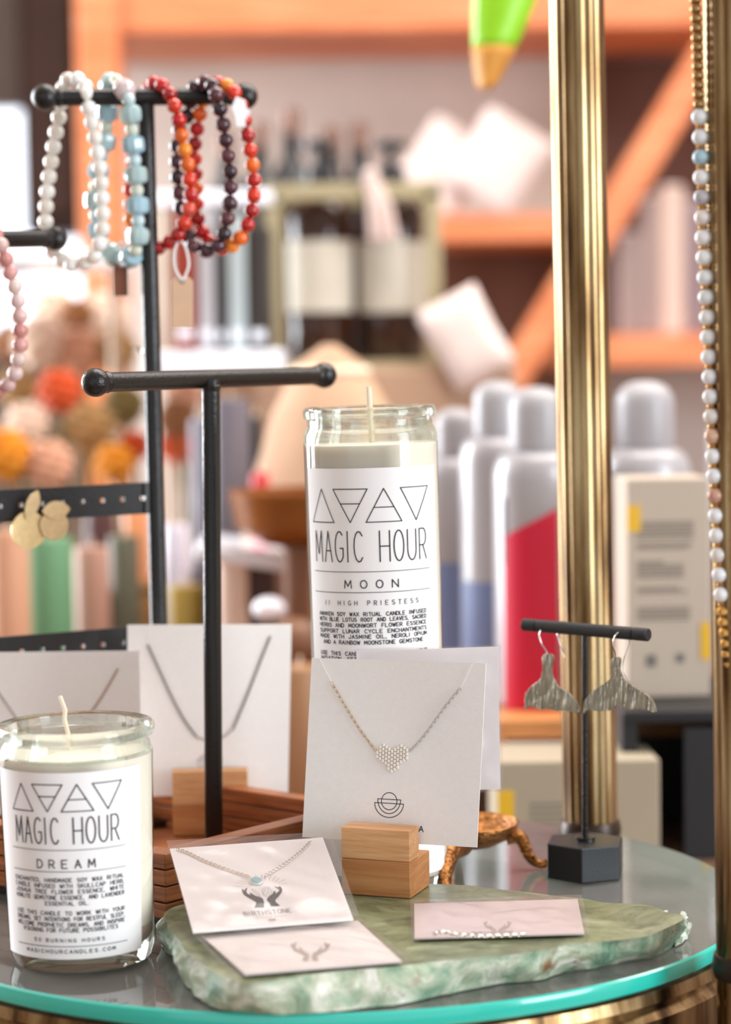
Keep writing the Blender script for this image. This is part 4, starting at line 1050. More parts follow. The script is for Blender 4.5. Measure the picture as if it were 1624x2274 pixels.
bracelet('red and orange carnelian bracelet draped just right of the tall post',
    [(350, 185, YB0 - .001), (372, 200, f_ + .002), (387, 235, f_ - .003), (398, 270, f_ - .002), (405, 315, f_), (414, 350, f_), (420, 395, f_), (424, 440, f_), (414, 480, f_), (403, 510, f_), (385, 532, YB0 - .002), (356, 548, YB0 + .002), (328, 558, b_), (305, 548, b_ + .002), (293, 510, b_ + .003), (289, 450, b_ + .003), (290, 400, b_ + .003), (297, 340, b_ + .003), (305, 290, b_ + .003), (318, 240, b_ + .003), (328, 205, b_ + .001), (336, 188, b_ - .004)],
    S_red, '#a03020', 0, grp='bracelets on the top crossbar')
purp = [bead_mesh('round', .0044, gem('garnet%d' % i, c, noise=.25, sss=.1, rough=.14)) for i, c in enumerate(('#391a27', '#4a2531', '#2b131e', '#5a2d35'))]
def S_pur(i): return purp[(i * 3) % 4], .0085
bracelet('dark purple garnet bead bracelet crossing the red ones',
    [(466, 184, YB0 - .001), (482, 215, f_ - .003), (490, 250, f_ - .002), (498, 290, f_), (506, 340, f_), (512, 385, f_), (512, 425, f_), (509, 465, f_), (502, 500, f_), (494, 530, f_), (478, 552, YB0 - .003), (455, 556, YB0 - .001), (432, 548, YB0), (418, 525, b_ - .002), (405, 480, b_), (398, 430, b_), (394, 380, b_), (394, 320, b_), (402, 280, b_), (418, 250, b_), (425, 210, b_), (440, 188, b_ - .004)],
    S_pur, '#3a2028', 0, grp='bracelets on the top crossbar')
def S_red2(i): return reds[[0, 1, 3, 0, 2, 5, 1, 0, 0, 3, 1, 2][(i + 5) % 12]], .0082
bracelet('red carnelian bracelet nearest the right knob with a white paper tab',
    [(495, 186, YB0 + .001), (520, 205, f_ + .001), (535, 235, f_), (545, 275, f_), (553, 320, f_), (560, 360, f_), (564, 400, f_), (563, 440, f_), (556, 480, f_), (545, 510, f_), (528, 535, f_ + .002), (500, 552, YB0 + .002), (470, 540, YB0 + .004), (448, 512, b_), (438, 475, b_), (436, 430, b_), (434, 380, b_), (432, 330, b_), (438, 285, b_), (446, 245, b_), (455, 208, b_ + .002), (472, 188, b_ - .003)],
    S_red2, '#a03020', 0, grp='bracelets on the top crossbar')
pinks = [bead_mesh('round', .0043, gem('rose%d' % i, c, noise=.12)) for i, c in enumerate(('#e9c3bf', '#e2a9a4', '#efd6d4', '#d99690', '#f0d9d2'))]
def S_pink(i): return pinks[(i * 3) % 5], .0080
yl_ = 1.252
bracelet('rose quartz bracelet hanging from the lower left crossbar',
    [(-4, 530, yl_ - .009), (6, 555, yl_ - .007), (18, 594, yl_ - .005), (29, 625, yl_ - .005), (37, 655, yl_ - .005), (42, 690, yl_ - .005), (44, 730, yl_ - .005), (44, 775, yl_ - .005), (38, 815, yl_ - .004), (24, 848, yl_ - .002), (-5, 870, yl_), (-45, 860, yl_ + .004), (-72, 820, yl_ + .007), (-80, 740, yl_ + .008), (-75, 650, yl_ + .008), (-55, 580, yl_ + .008), (-38, 530, yl_ + .010), (-24, 505, yl_ + .002)],
    S_pink, '#d42050', 0, grp=None)

# tags
def tagcard(name, label, px, py, y, wpx, hpx, col, tilt, loop=None, hole=True, t=.0012):
    c = at_y(px, py, y); w = w_(wpx, y) / 2; h = w_(hpx, y) / 2
    o = thing(name, label, 'tag', c, (0, tilt, 0))
    ch = min(w * .45, .0028)
    pol = [(-w, -h), (w, -h), (w, h - ch), (w - ch, h), (-w + ch, h), (-w, h - ch)]
    MB().prism(pol, -t / 2, t / 2, rot=Rx(PI / 2)).build('card', mat('tag_' + col[1:], col, .75, noise=.05, scale=100), o, smooth=None, bevel=.0004)
    if hole: MB().torus((0, -t * .5, h - .003), .0011, .0003, rot=Rx(PI / 2), a=16, b=6).build('eyelet', M_inkgrey, o)
    if loop:
        pts = catmull([at_y(a, b, y - .001) - c for a, b in loop], 6)
        MB().tube(pts, .0007, 8).build('string', M_paperw, o)
    return o
tagcard('price_tag', 'kraft paper price tag on a white loop below the red bracelets', 405, 671, 1.285, 47, 114, '#dcb797', rad(1),
        loop=[(402, 622), (390, 600), (386, 575), (388, 550), (396, 535), (408, 545), (416, 570), (417, 595), (406, 622)])
tagcard('price_tag', 'dark brown price tag below the aqua bracelet', 268, 622, 1.297, 32, 70, '#8a5844', rad(0),
        loop=[(268, 592), (262, 570), (262, 548), (270, 538), (277, 552), (275, 575), (269, 592)], hole=False)
wt = thing('paper_tab', 'small torn white paper tab on the rightmost red bracelet', 'tag', at_y(530, 248, YB0 - .014), (0, rad(20), rad(8)))
MB().prism([(-.004, .0075), (.001, .0072), (.0035, .0035), (.0062, .0025), (.005, -.003), (.0065, -.0065), (.0015, -.008), (-.0012, -.003), (-.0045, .001)], -.0003, .0003, rot=Rx(PI / 2)).build('paper', M_paperw, wt, smooth=None)
sb = at_y(308, 778, 1.297)
tag(MB().sphere((0, 0, 0), .0025, 16, 10).build('clear_bead', M_jar, loc=sb), 'small clear bead on a thread beside the tall post', 'bead')

# ================================================================ GREEN STONE SLAB
ST = .0155
topo = [(366, 2028), (376, 2062), (398, 2088), (412, 2112), (436, 2128), (462, 2150), (505, 2172), (560, 2182), (640, 2172), (720, 2160), (800, 2152), (880, 2146), (960, 2136), (1040, 2128), (1120, 2121), (1200, 2110), (1262, 2098), (1325, 2092), (1390, 2086), (1440, 2078), (1478, 2062), (1500, 2052), (1520, 2040), (1510, 2030), (1482, 2026), (1450, 2012), (1400, 2007), (1340, 2004), (1300, 1996), (1240, 1990), (1180, 1982), (1110, 1975), (1050, 1967), (990, 1964), (930, 1963), (860, 1970), (780, 1975), (700, 1985), (600, 1992), (520, 1998), (450, 2004), (400, 2010)]
botd = {0: (358, 2085), 1: (366, 2110), 2: (390, 2130), 3: (402, 2165), 4: (412, 2190), 5: (440, 2208), 6: (478, 2238), 7: (560, 2250), 8: (650, 2252), 9: (740, 2246), 10: (820, 2238), 11: (900, 2228), 12: (970, 2212), 13: (1050, 2196), 14: (1120, 2183), 15: (1190, 2178), 16: (1255, 2160), 17: (1330, 2150), 18: (1390, 2136), 19: (1452, 2126), 20: (1486, 2108), 21: (1506, 2085), 22: (1528, 2058)}
T3 = [at_z(x, y, ST) for x, y in topo]
B3 = [at_z(*botd[i], 0.0006) if i in botd else T3[i] + Vector((0, .002, -ST + .0006)) for i in range(len(topo))]
Tf = catmull(T3, 6, True); Bf = catmull(B3, 6, True)
ctr = sum(Tf, Vector()) / len(Tf)
from mathutils import noise as NZ
rows = 9; n = len(Tf); mb = MB(); vs = []
for j in range(rows + 1):
    t = j / rows
    for i in range(n):
        p = Tf[i].lerp(Bf[i], t); out = (p - ctr); out.z = 0; out.normalize()
        bul = .0025 * math.sin(PI * min(1, t * 1.05))
        q = p * 95
        dn = NZ.noise(q) * .0022 + NZ.noise(p * 260) * .0012
        e = min(1, t * 4) * (1 if t < 1 else .6)
        p = p + out * (bul + dn * 1.3) * e
        if 0 < t < 1: p.z += NZ.noise(q + Vector((9, 3, 1))) * .0012
        vs.append(p - ctr)
fs = [(j * n + i, (j + 1) * n + i, (j + 1) * n + (i + 1) % n, j * n + (i + 1) % n) for j in range(rows) for i in range(n)]
fs2 = [tuple(range(n)), tuple(reversed(range(rows * n, rows * n + n)))]
slab = thing('stone_slab', 'rough-edged pale green stone slab lying on the glass table', 'stone slab', ctr)
s1 = MB().add(vs, fs, 0); s1.add(vs, [fs2[0]], 1); s1.add(vs, [fs2[1]], 0)
bm_o = s1.build('slab_body', [M_stoneside, M_stonetop], slab, smooth=50)
me = bm_o.data; b = bmesh.new(); b.from_mesh(me); bmesh.ops.remove_doubles(b, verts=b.verts, dist=1e-6); bmesh.ops.recalc_face_normals(b, faces=b.faces); b.to_mesh(me); b.free(); me.set_sharp_from_angle(angle=rad(50))
# crystalline white chips at the right tip
cr_ = MB(); tip = at_z(1500, 2062, .008) - ctr
for i in range(26):
    p = tip + Vector((random.uniform(-.006, .0045), random.uniform(-.004, .006), random.uniform(-.005, .006)))
    cr_.box(p, [random.uniform(.0015, .004) for _ in range(3)], rot=Rz(random.random() * 3) @ Rx(random.random() * 3))
cr_.build('crystal_chips', mat('white_crystal', '#dfe8da', .15, noise=.1, coat=.6), slab, smooth=None, label='glassy white crystal crust')

# ================================================================ CARDS
class Plane:
    def __init__(s, O, X, Z): s.O = Vector(O); s.X = Vector(X).normalized(); s.N = Vector(Z).cross(s.X).normalized(); s.Z = s.X.cross(s.N).normalized()   # N points away from the viewer
    def px(s, x, y, lift=0):
        d = ray(x, y); O = s.O - s.N * lift; t = (O - CAMP).dot(s.N) / d.dot(s.N); p = CAMP + d * t - s.O
        return p.dot(s.X), p.dot(s.Z)
    def loc(s, u, v, lift=0): return Vector((u, -lift, v))
    def mat(s): return Matrix(((s.X.x, s.N.x, s.Z.x, s.O.x), (s.X.y, s.N.y, s.Z.y, s.O.y), (s.X.z, s.N.z, s.Z.z, s.O.z), (0, 0, 0, 1)))
def card_root(name, label, cat, pl, grp=None):
    o = thing(name, label, cat, group=grp); o.matrix_world = pl.mat(); return o
def card_body(o, pl, corners, m=M_paper, t=.0007, nm='card', lab=None):
    pol = [pl.px(*c) for c in corners]
    return MB().prism([(x, y) for x, y in pol], -t / 2, t / 2, rot=Rx(PI / 2)).build(nm, m, o, smooth=None, label=lab)
def necklace(o, pl, segs, mats, link=.0020, wire=.00026, lift=.0012, thread=()):
    for s_, m in zip(segs, mats):
        mb = MB(); pts = [pl.loc(*pl.px(*p), lift) for p in s_]
        chain(mb, catmull(pts, 5), link, wire); mb.build('chain', m, o)
    for th in thread:
        MB().tube([pl.loc(*pl.px(*p), .0008) for p in th], .00014, 5).build('thread', M_paperw, o)
def yawtilt(px, py, y, yaw, tilt):
    n0 = Vector((math.sin(yaw), -math.cos(yaw), 0)); Z = Vector((0, 0, 1)) * math.cos(tilt) - n0 * math.sin(tilt)
    return Plane(at_y(px, py, y), (math.cos(yaw), math.sin(yaw), 0), Z)
def emblem(o, pl, cx, cy, s, m, lw=.00035, nm='emblem'):
    """circle resting in two nested half bowls"""
    u0_, v0_ = pl.px(cx, cy); u1_, _ = pl.px(cx + s, cy); k = (u1_ - u0_)
    P = [arc(u0_, v0_ + .26 * k * 1, .54 * k, .56 * k, 90, 450, 28)]
    P.append([(u0_ - .80 * k, v0_ + .38 * k), (u0_ + .80 * k, v0_ + .38 * k)]); P.append(arc(u0_, v0_ + .38 * k, .80 * k, .93 * k, 180, 360, 24))
    P.append([(u0_ - 1.0 * k, v0_ + .12 * k), (u0_ + 1.0 * k, v0_ + .12 * k)]); P.append(arc(u0_, v0_ + .12 * k, 1.0 * k, .92 * k, 180, 360, 24))
    mb = MB(); ribbons(mb, P, lw, lambda u, v: Vector((u, -.0005, v))); return mb.build(nm, m, o, smooth=None)

# ---- card blocks
def holder(label, loc, yaw, W, D, h1, h2, d2, seam=True):
    o = thing('card_holder', label, 'card holder', loc, (0, 0, yaw), 'wooden card holders')
    MB().box((0, 0, h1 / 2), (W, D, h1)).build('base_block', M_pinebase, o, bevel=.0005)
    MB().box((0, -D / 2 + d2 / 2, h1 + h2 / 2 + .0001), (W, d2, h2)).build('front_block', M_pinewood, o, bevel=.0005)
    return o
fr_ = at_z(912, 1997, ST); yaw = rad(-20)
W1, D1_ = .0345, .029
hx = fr_ + Rz(yaw) @ Vector((-W1 / 2, D1_ / 2, 0)); hx.z = TT + ST + .0002
holder('pale wooden block on the green stone gripping the heart necklace card', hx, yaw, W1, D1_, .0172, .0150, .0135)
slot = hx + Rz(yaw) @ Vector((0, -D1_ / 2 + .0135 + .0012, .0185))
n0 = Vector((math.sin(yaw), -math.cos(yaw), 0)); tl = rad(9)
plH = Plane(slot, (math.cos(yaw), math.sin(yaw), 0), Vector((0, 0, 1)) * math.cos(tl) - n0 * math.sin(tl))
hc_ = card_root('necklace_card', 'white card with a beaded heart necklace, held in the block on the green stone', 'necklace card', plH, 'necklace cards in wooden holders')
card_body(hc_, plH, [(672, 1859), (1060, 1882), (1080, 1473), (693, 1461)])
necklace(hc_, plH, [[(738, 1515), (757, 1548), (778, 1583), (800, 1618), (822, 1648), (836, 1667)], [(912, 1668), (935, 1645), (960, 1612), (985, 1577), (1008, 1548), (1024, 1529)]],
         [mat('pale_gold_chain', '#e3d3bd', .25, 1), M_silver], link=.0020, wire=.00024, thread=[[(711, 1463), (738, 1515)], [(1050, 1475), (1024, 1529)]])
# heart of little tubular beads
hb = MB(); pu, pv = plH.px(873, 1678); bw2 = .00150; bh2 = .00185
cols = {-5: (-.5, 1), -4: (-1.2, 2.3), -3: (-1.8, 2.6), -2: (-2.4, 2.4), -1: (-3.1, 2.2), 0: (-3.9, 1.8), 1: (-3.3, 2.2), 2: (-2.6, 2.6), 3: (-2.0, 2.8), 4: (-1.2, 2.3), 5: (-.5, 1.4)}
for c_, (lo, hi) in cols.items():
    r_ = math.floor(lo); 
    while r_ <= hi:
        z = r_ + (.5 if c_ % 2 else 0)
        if lo - .4 <= z <= hi + .2:
            hb.lathe([(.0003, -bh2 * .47), (bw2 * .42, -bh2 * .45), (bw2 * .53, -bh2 * .34), (bw2 * .53, bh2 * .34), (bw2 * .42, bh2 * .45), (.0003, bh2 * .47)], 10, c=(pu + c_ * bw2, -.0013, pv + z * bh2 + .0002))
        r_ += 1
hb.build('beaded_heart', mat('pearl_bead', '#f3ece2', .3, coat=.3, spec=.4), hc_)
emblem(hc_, plH, 865, 1788, 32, M_ink, .00034)
mbt = MB(); u_, v_ = plH.px(936, 1847); ribbons(mbt, text_polys('A', u_, v_, .0026, .0022), .0004, lambda u, v: Vector((u, -.0005, v))); mbt.build('letter', M_ink, hc_, smooth=None)

# ---- white sleeved card behind the heart card, in its own hidden holder
h2loc = at_y(905, 1800, 1.118); h2loc.z = TT + .0006
holder('wooden block hidden behind the heart card', Vector((at_y(864, 1800, 1.118).x, 1.121, TT + .0006)), rad(7), .020, .016, .030, .022, .006)
plW = yawtilt(950, 1600, 1.119, rad(7), rad(2))
wc = card_root('necklace_card', 'bright white cellophane-wrapped card sticking out behind the heart card', 'necklace card', plW)
card_body(wc, plW, [(800, 1762), (1112, 1752), (1106, 1436), (792, 1446)], M_paperw)
def sleeve(o, pl, corners, amp, seed, lift=.0012, nu=30, nv=30):
    c = [Vector(pl.px(*q)) for q in corners]      # bl br tr tl
    def fn(u, v):
        p = (c[0] * (1 - u) + c[1] * u) * (1 - v) + (c[3] * (1 - u) + c[2] * u) * v
        e = min(1, 6 * min(u, 1 - u, v, 1 - v))
        h = NZ.noise(Vector((u * 2.6 + seed, v * 2.2, seed))) * amp + NZ.noise(Vector((u * 7 + v * 5, v * 4 + seed, 3))) * amp * .4
        return Vector((p.x, -lift - abs(h) * e, p.y))
    return MB().grid(fn, nu, nv).build('cellophane_sleeve', M_sleeve, o, smooth=80, label='clear cellophane sleeve')
sleeve(wc, plW, [(796, 1768), (1118, 1757), (1112, 1431), (786, 1441)], .004, 4.2)

# ---- card in the tray with dark chain
b2 = at_z(460, 1872, ZF + .0)
holder('wooden block in the tray holding the middle necklace card', Vector((b2.x, 1.262, TT + ZF + .0002)), rad(4), .0415, .024, .017, .0185, .011)
plC = yawtilt(462, 1770, 1.264, rad(4), rad(2))
c2 = card_root('necklace_card', 'white card with a dark fine chain behind the front black post', 'necklace card', plC, 'necklace cards in wooden holders')
card_body(c2, plC, [(284, 1770), (640, 1760), (648, 1386), (283, 1388)])
necklace(c2, plC, [[(328, 1432), (350, 1480), (380, 1545), (410, 1600), (437, 1636)], [(601, 1413), (580, 1465), (555, 1530), (530, 1590), (518, 1618)]], [M_silverdark, M_silverdark], link=.0018, wire=.00024,
          thread=[[(329, 1390), (328, 1432)]])
necklace(c2, plC, [[(437, 1636), (465, 1643), (492, 1638), (518, 1618)]], [M_silver], link=.0018)
emblem(c2, plC, 466, 1690, 28, M_inkgrey, .0003)
# ---- left card
plL = yawtilt(126, 1640, 1.228, rad(2), rad(3))
holder('wooden block behind the dream candle holding the left necklace card', Vector((at_y(165, 1700, 1.228).x, 1.226, TT + ZF + .0002)), rad(2), .03, .022, .017, .018, .010)
c3 = card_root('necklace_card', 'white necklace card at the left edge behind the dream candle', 'necklace card', plL, 'necklace cards in wooden holders')
card_body(c3, plL, [(-52, 1810), (318, 1806), (309, 1445), (-58, 1449)])
necklace(c3, plL, [[(262, 1485), (240, 1524), (218, 1560), (205, 1578)], [(-10, 1525), (12, 1556), (34, 1588), (60, 1625)]], [mat('rose_gold_chain', '#c9b09c', .3, 1), M_silver], link=.0018, wire=.00024, thread=[[(274, 1450), (262, 1485)]])
necklace(c3, plL, [[(205, 1578), (170, 1625), (120, 1650), (60, 1625)]], [M_silver], link=.0018)

# ---- flat sleeved cards on the stone and the leaning birthstone card
def three(bl, br, tm):   # plane through two bottom corners and a top point
    X = br - bl; return Plane(bl, X, tm - bl - (tm - bl).project(X))
zS = ST + .0016
fl = three(at_z(527, 2172, zS), at_z(908, 2140, zS), at_z(620, 2060, zS))
f2 = card_root('necklace_card', 'flat cellophane-wrapped card on the green stone below the birthstone card', 'necklace card', fl)
card_body(f2, fl, [(545, 2165), (893, 2136), (795, 2046), (447, 2078)], M_paper)
# faint pair of hands and pendant print
hp = MB()
def hands(mb, cx, cy, s, pl, lift=.0006, mir=(1, -1)):
    """two cupped hands rising from wrists, mirrored; s = pixel scale"""
    shape = [(-.04, .98), (-.34, 1.0), (-.24, .70), (-.50, .52), (-.74, .40), (-.84, .22), (-.92, .02), (-.80, .0), (-.76, .10), (-.72, -.06), (-.62, -.06), (-.66, .12), (-.68, .26), (-.58, .34), (-.44, .40), (-.52, .24), (-.46, .20), (-.34, .34), (-.22, .46), (-.06, .56), (-.0, .74)]
    for m_ in mir:
        pts = [pl.px(cx + m_ * (abs(x) * -1 if m_ == 1 else abs(x) * -1) * s - m_ * .06 * s if True else 0, cy + y * s * .86) for x, y in shape]
        v = [Vector((a, -lift, b)) for a, b in pts]
        mb.add(v, [tuple(range(len(v)))])
hands(hp, 690, 2098, 45, fl); hp.build('hands_print', mat('faint_print', '#b7a79d', .7), f2, smooth=None, label='faint hands print')
sleeve(f2, fl, [(524, 2175), (916, 2141), (800, 2040), (425, 2077)], .0045, 1.3, lift=.0010)
# leaning birthstone card
BL, BR = at_z(429, 2072, ST + .0045), at_z(785, 2043, ST + .0045)
TM = at_y(547, 1872, 1.068)
plB = three(BL, BR, TM)
bc = card_root('birthstone_card', 'tilted cellophane-wrapped birthstone card with a turquoise pendant and two hands', 'necklace card', plB)
card_body(bc, plB, [(429, 2072), (785, 2043), (717, 1861), (378, 1886)])
necklace(bc, plB, [[(392, 1890), (415, 1897), (450, 1914), (490, 1930), (530, 1944), (556, 1952)], [(582, 1952), (605, 1940), (640, 1918), (668, 1895), (690, 1873)]], [mat('pale_gold_chain', '#e3d3bd', .25, 1), M_silver], link=.0017, wire=.00024)
pu, pv = plB.px(569, 1962)
MB().sphere((pu, -.0016, pv), .0027, 24, 14, sc=(1, .45, .95)).build('turquoise_stone', mat('turquoise', '#7fbcbd', .35, noise=.15, scale=500), bc)
MB().torus((pu, -.0013, pv), .0027, .00035, rot=Rx(PI / 2), a=28).build('stone_setting', M_silver, bc)
PF = lambda u, v: Vector((u, -.0005, v))
rays_ = MB(); RL = [((555, 1972), (516, 1969)), ((560, 1968), (522, 1962)), ((556, 1963), (531, 1958)), ((556, 1960), (535, 1951)), ((570, 1951), (567, 1945)), ((588, 1958), (589, 1947)), ((597, 1958), (602, 1945)), ((603, 1960), (613, 1948)), ((610, 1962), (620, 1952)), ((617, 1963), (634, 1955)), ((620, 1967), (641, 1962))]
ribbons(rays_, [[plB.px(*a), plB.px(*b)] for a, b in RL], .00018, PF); rays_.build('sun_rays_print', mat('copper_ink', '#b98a72', .5), bc, smooth=None, label='fine copper sun rays')
def poly_print(pl, scale, pts):  # pts in zoomed crop pixels -> picture pixels
    return [Vector((a, -.00055, b)) for a, b in (pl.px(460 + x / 6.767, 1920 + y / 6.767) for x, y in pts)]
hm = MB()
lh = [(712, 662), (745, 580), (690, 548), (640, 520), (590, 490), (550, 460), (530, 420), (520, 380), (535, 378), (558, 405), (575, 372), (600, 368), (606, 382), (590, 410), (590, 430), (610, 455), (660, 478), (640, 445), (655, 438), (690, 462), (730, 485), (790, 498), (830, 520), (850, 550), (858, 600), (852, 655)]
rh = [(1020, 340), (1035, 345), (1065, 360), (1080, 342), (1098, 340), (1120, 365), (1132, 400), (1115, 440), (1070, 500), (1030, 540), (1025, 570), (1095, 632), (960, 645), (945, 610), (935, 580), (915, 570), (898, 535), (915, 510), (950, 480), (990, 450), (1000, 420), (1015, 412), (1030, 425), (1025, 460), (1060, 430), (1085, 405), (1080, 385), (1050, 370), (1025, 352)]
for sh_ in (lh, rh):
    v = poly_print(plB, 1, sh_); hm.add(v, [tuple(reversed(range(len(v))))])
hm.build('hands_print', M_inkdark, bc, smooth=None, label='dark brown cupped hands print')
st_ = MB()
for cx, cy, rx, ry, a in ((895, 418, 68, 75, 0), (885, 418, 30, 60, 25), (735, 432, 85, 14, 40)):
    pts = []
    for i in range(25):
        t = 2 * PI * i / 24; x = rx * math.cos(t); y = ry * math.sin(t); ca, sa = math.cos(rad(a)), math.sin(rad(a)); pts.append(plB.px(460 + (cx + x * ca - y * sa) / 6.767, 1920 + (cy + x * sa + y * ca) / 6.767))
    ribbons(st_, [pts], .00012, PF)
st_.build('crystal_print', M_inkgrey, bc, smooth=None, label='fine grey crystal drawing')
def ptext(o, pl, t, xa, ya, xb, yb, h, lw, m, nm, gap=.45, ratio=.9):
    a = Vector(pl.px(xa, ya)); b = Vector(pl.px(xb, yb)); d = (b - a); L = d.length; d.normalize(); nn = Vector((-d.y, d.x))
    mb = MB(); ribbons(mb, text_polys(t, L / 2, 0, h, L, ratio=ratio, gap=gap), lw, lambda u, v: (lambda q: Vector((q.x, -.0005, q.y)))(a + d * u + nn * v))
    return mb.build(nm, m, o, smooth=None)
ptext(bc, plB, 'BIRTHSTONE', 544, 2037, 649, 2028, .0034, .00034, M_inkgrey, 'lettering')
ptext(bc, plB, 'SETIMA ROZA', 566, 2043, 637, 2036, .0011, .0002, mat('peach_ink', '#dcc3b4', .6), 'faint_lettering')
mb = MB(); u_, v_ = plB.px(604, 2045); ribbons(mb, [arc(u_, v_, .0016, .0009, 0, 360, 20), arc(u_, v_, .0008, .0009, 0, 360, 14), [(u_ - .0016, v_), (u_ + .0016, v_)]], .0002, PF); mb.build('small_emblem', M_inkgrey, bc, smooth=None)
sleeve(bc, plB, [(425, 2076), (797, 2046), (733, 1859), (369, 1879)], .0030, 7.7, lift=.0030)
# right flat card
fr2 = three(at_z(918, 2082, zS), at_z(1290, 2075, zS), at_z(1000, 2010, zS))
f3 = card_root('necklace_card', 'cellophane-wrapped card lying flat at the right of the green stone', 'necklace card', fr2)
card_body(f3, fr2, [(921, 2085), (1298, 2074), (1283, 1998), (920, 2008)], mat('pinkish_card', '#e0d3d3', .8))
mb = MB(); hands(mb, 1105, 2050, 32, fr2); mb.build('hands_print', MATS['faint_print'], f3, smooth=None, label='faint hands print')
ptext(f3, fr2, 'BIRTHSTONE', 1050, 2076, 1142, 2073, .0030, .00035, mat('tan_ink', '#a8978a', .7), 'lettering')
sleeve(f3, fr2, [(914, 2092), (1312, 2081), (1293, 1992), (911, 2004)], .0045, 2.9, lift=.0012)
mb = MB(); cpts = [fr2.loc(*fr2.px(x, y), .003) for x, y in ((962, 2090), (985, 2084), (1010, 2090), (1040, 2092), (1075, 2094), (1110, 2093), (1140, 2092), (1166, 2090))]
chain(mb, catmull(cpts, 5), .0026, .0003); mb.build('chain', M_silver, f3)

# ================================================================ HEXAGONAL EARRING STAND
c = at_z(1300, 1935, 0); c = Vector((at_y(1300, 1900, 1.178).x, 1.178, TT + .0004))
hs = thing('earring_stand', 'small matt black earring stand with a hexagonal base', 'earring stand', c)
hexp = [(.0215 * math.cos(rad(-100.7 + 60 * i)), .0215 * math.sin(rad(-100.7 + 60 * i))) for i in range(6)]
MB().prism(hexp, 0, .0183).build('hexagonal_base', mat('black_lacquered_wood', '#0c1015', .38, bump=.05, bscale=900), hs, smooth=None, bevel=.0007)
xa_, xb_ = at_y(1163, 1387, 1.192), at_y(1441, 1410, 1.147)
mid_ = xa_.lerp(xb_, .5)
MB().tube([(0, 0, .018), (mid_.x - c.x, mid_.y - c.y, mid_.z - c.z)], .0016, 20).build('rod', M_black, hs)
MB().lathe([(0, .0183), (.0052, .0183), (.0052, .0202), (.0016, .0206)], 28).build('washer', M_black, hs)
d_ = (xb_ - xa_).normalized(); Lb = (xb_ - xa_).length; prof = [(0, 0), (.0029, 0), (.0033, .0004)]
for g in (.115, .885): prof += [(.0033, Lb * g - .0008), (.0026, Lb * g), (.0033, Lb * g + .0008)]
prof += [(.0033, Lb - .0004), (.0029, Lb), (0, Lb)]
MB().lathe(prof, 32, c=xa_ - c, ax=align(d_)).build('crossbar', M_blackmatt, hs, smooth=30)
M_tail = mat('smoky_pearl_shell', '#857d69', .16, .45, noise=.5, scale=200, coat=.8, bump=1.0, bscale=150, stretch=(3.5, 1, .5))
def fluke(pts, label, hook, topz, yv, ringp):
    P = [(1140 + x / 4.776, 1360 + y / 4.776) for x, y in pts]
    pl = Plane(at_y(sum(p[0] for p in P) / len(P), sum(p[1] for p in P) / len(P), yv), d_ - Vector((0, 0, d_.z)), (0, 0, 1))
    o = card_root('tail_earring', label, 'earring', pl, 'whale tail earrings')
    pol = [pl.px(*p) for p in P]; pol3 = [Vector((a, b, 0)) for a, b in pol]; sm = catmull(pol3, 4, True)
    cx = sum(p.x for p in sm) / len(sm); cy = sum(p.y for p in sm) / len(sm)
    mb = MB(); n = len(sm); vs = []
    for (s, dpt) in ((.0, -.0011), (1, -.0006), (1, .0006)):
        pass
    b_ = MB(); b_.prism([(p.x, p.y) for p in sm], -.0008, .0008, rot=Rx(PI / 2)); b_.build('tail', M_tail, o, smooth=None, bevel=.0004)
    for strand in hook:
        hk = [pl.loc(*pl.px(1140 + x / 4.776, 1360 + y / 4.776), l) for x, y, l in strand]
        MB().tube(catmull(hk, 6), .00035, 8).build('ear_hook', M_silver, o)
    u_, v_ = pl.px(1140 + ringp[0] / 4.776, 1360 + ringp[1] / 4.776)
    MB().torus((u_, -.0004, v_), .0010, .00025, rot=Rx(PI / 2), a=16, b=6).build('jump_ring', M_silver, o)
    return o
LF = [(320, 455), (430, 455), (415, 600), (425, 680), (470, 770), (560, 830), (640, 900), (690, 980), (708, 1058), (620, 1055), (540, 1035), (470, 1050), (400, 1030), (300, 1032), (230, 1010), (170, 1000), (135, 1030), (128, 950), (138, 860), (200, 780), (290, 710), (318, 600)]
RF = [(1048, 492), (1140, 482), (1135, 600), (1180, 700), (1260, 770), (1380, 840), (1470, 920), (1510, 1000), (1512, 1062), (1450, 1045), (1370, 1025), (1250, 1030), (1160, 1020), (1105, 985), (1060, 1030), (960, 1045), (850, 1040), (780, 1038), (752, 1076), (750, 990), (780, 910), (870, 820), (960, 760), (1030, 700), (1045, 600)]
bar_y = lambda px: xa_.y + (xb_.y - xa_.y) * (px - 1163) / 278
fluke(LF, 'left whale tail earring hanging from the hexagonal stand', [[(352, 480, .0), (356, 420, .0), (338, 330, .003), (325, 240, .0042), (340, 170, .0036), (348, 150, .001)], [(395, 190, -.002), (425, 250, -.004), (480, 380, -.003), (525, 480, -.002)]], 0, bar_y(1212), (358, 455))
fluke(RF, 'right whale tail earring hanging beside the slim brass post', [[(1090, 500, .0), (1088, 470, .0), (1108, 420, .002), (1105, 320, .0042), (1122, 250, .0042), (1142, 215, .0034), (1150, 200, .001)], [(1208, 270, -.002), (1195, 330, -.003), (1165, 450, -.002), (1145, 560, -.002), (1160, 660, -.002), (1210, 740, -.002)]], 0, bar_y(1377), (1090, 525))

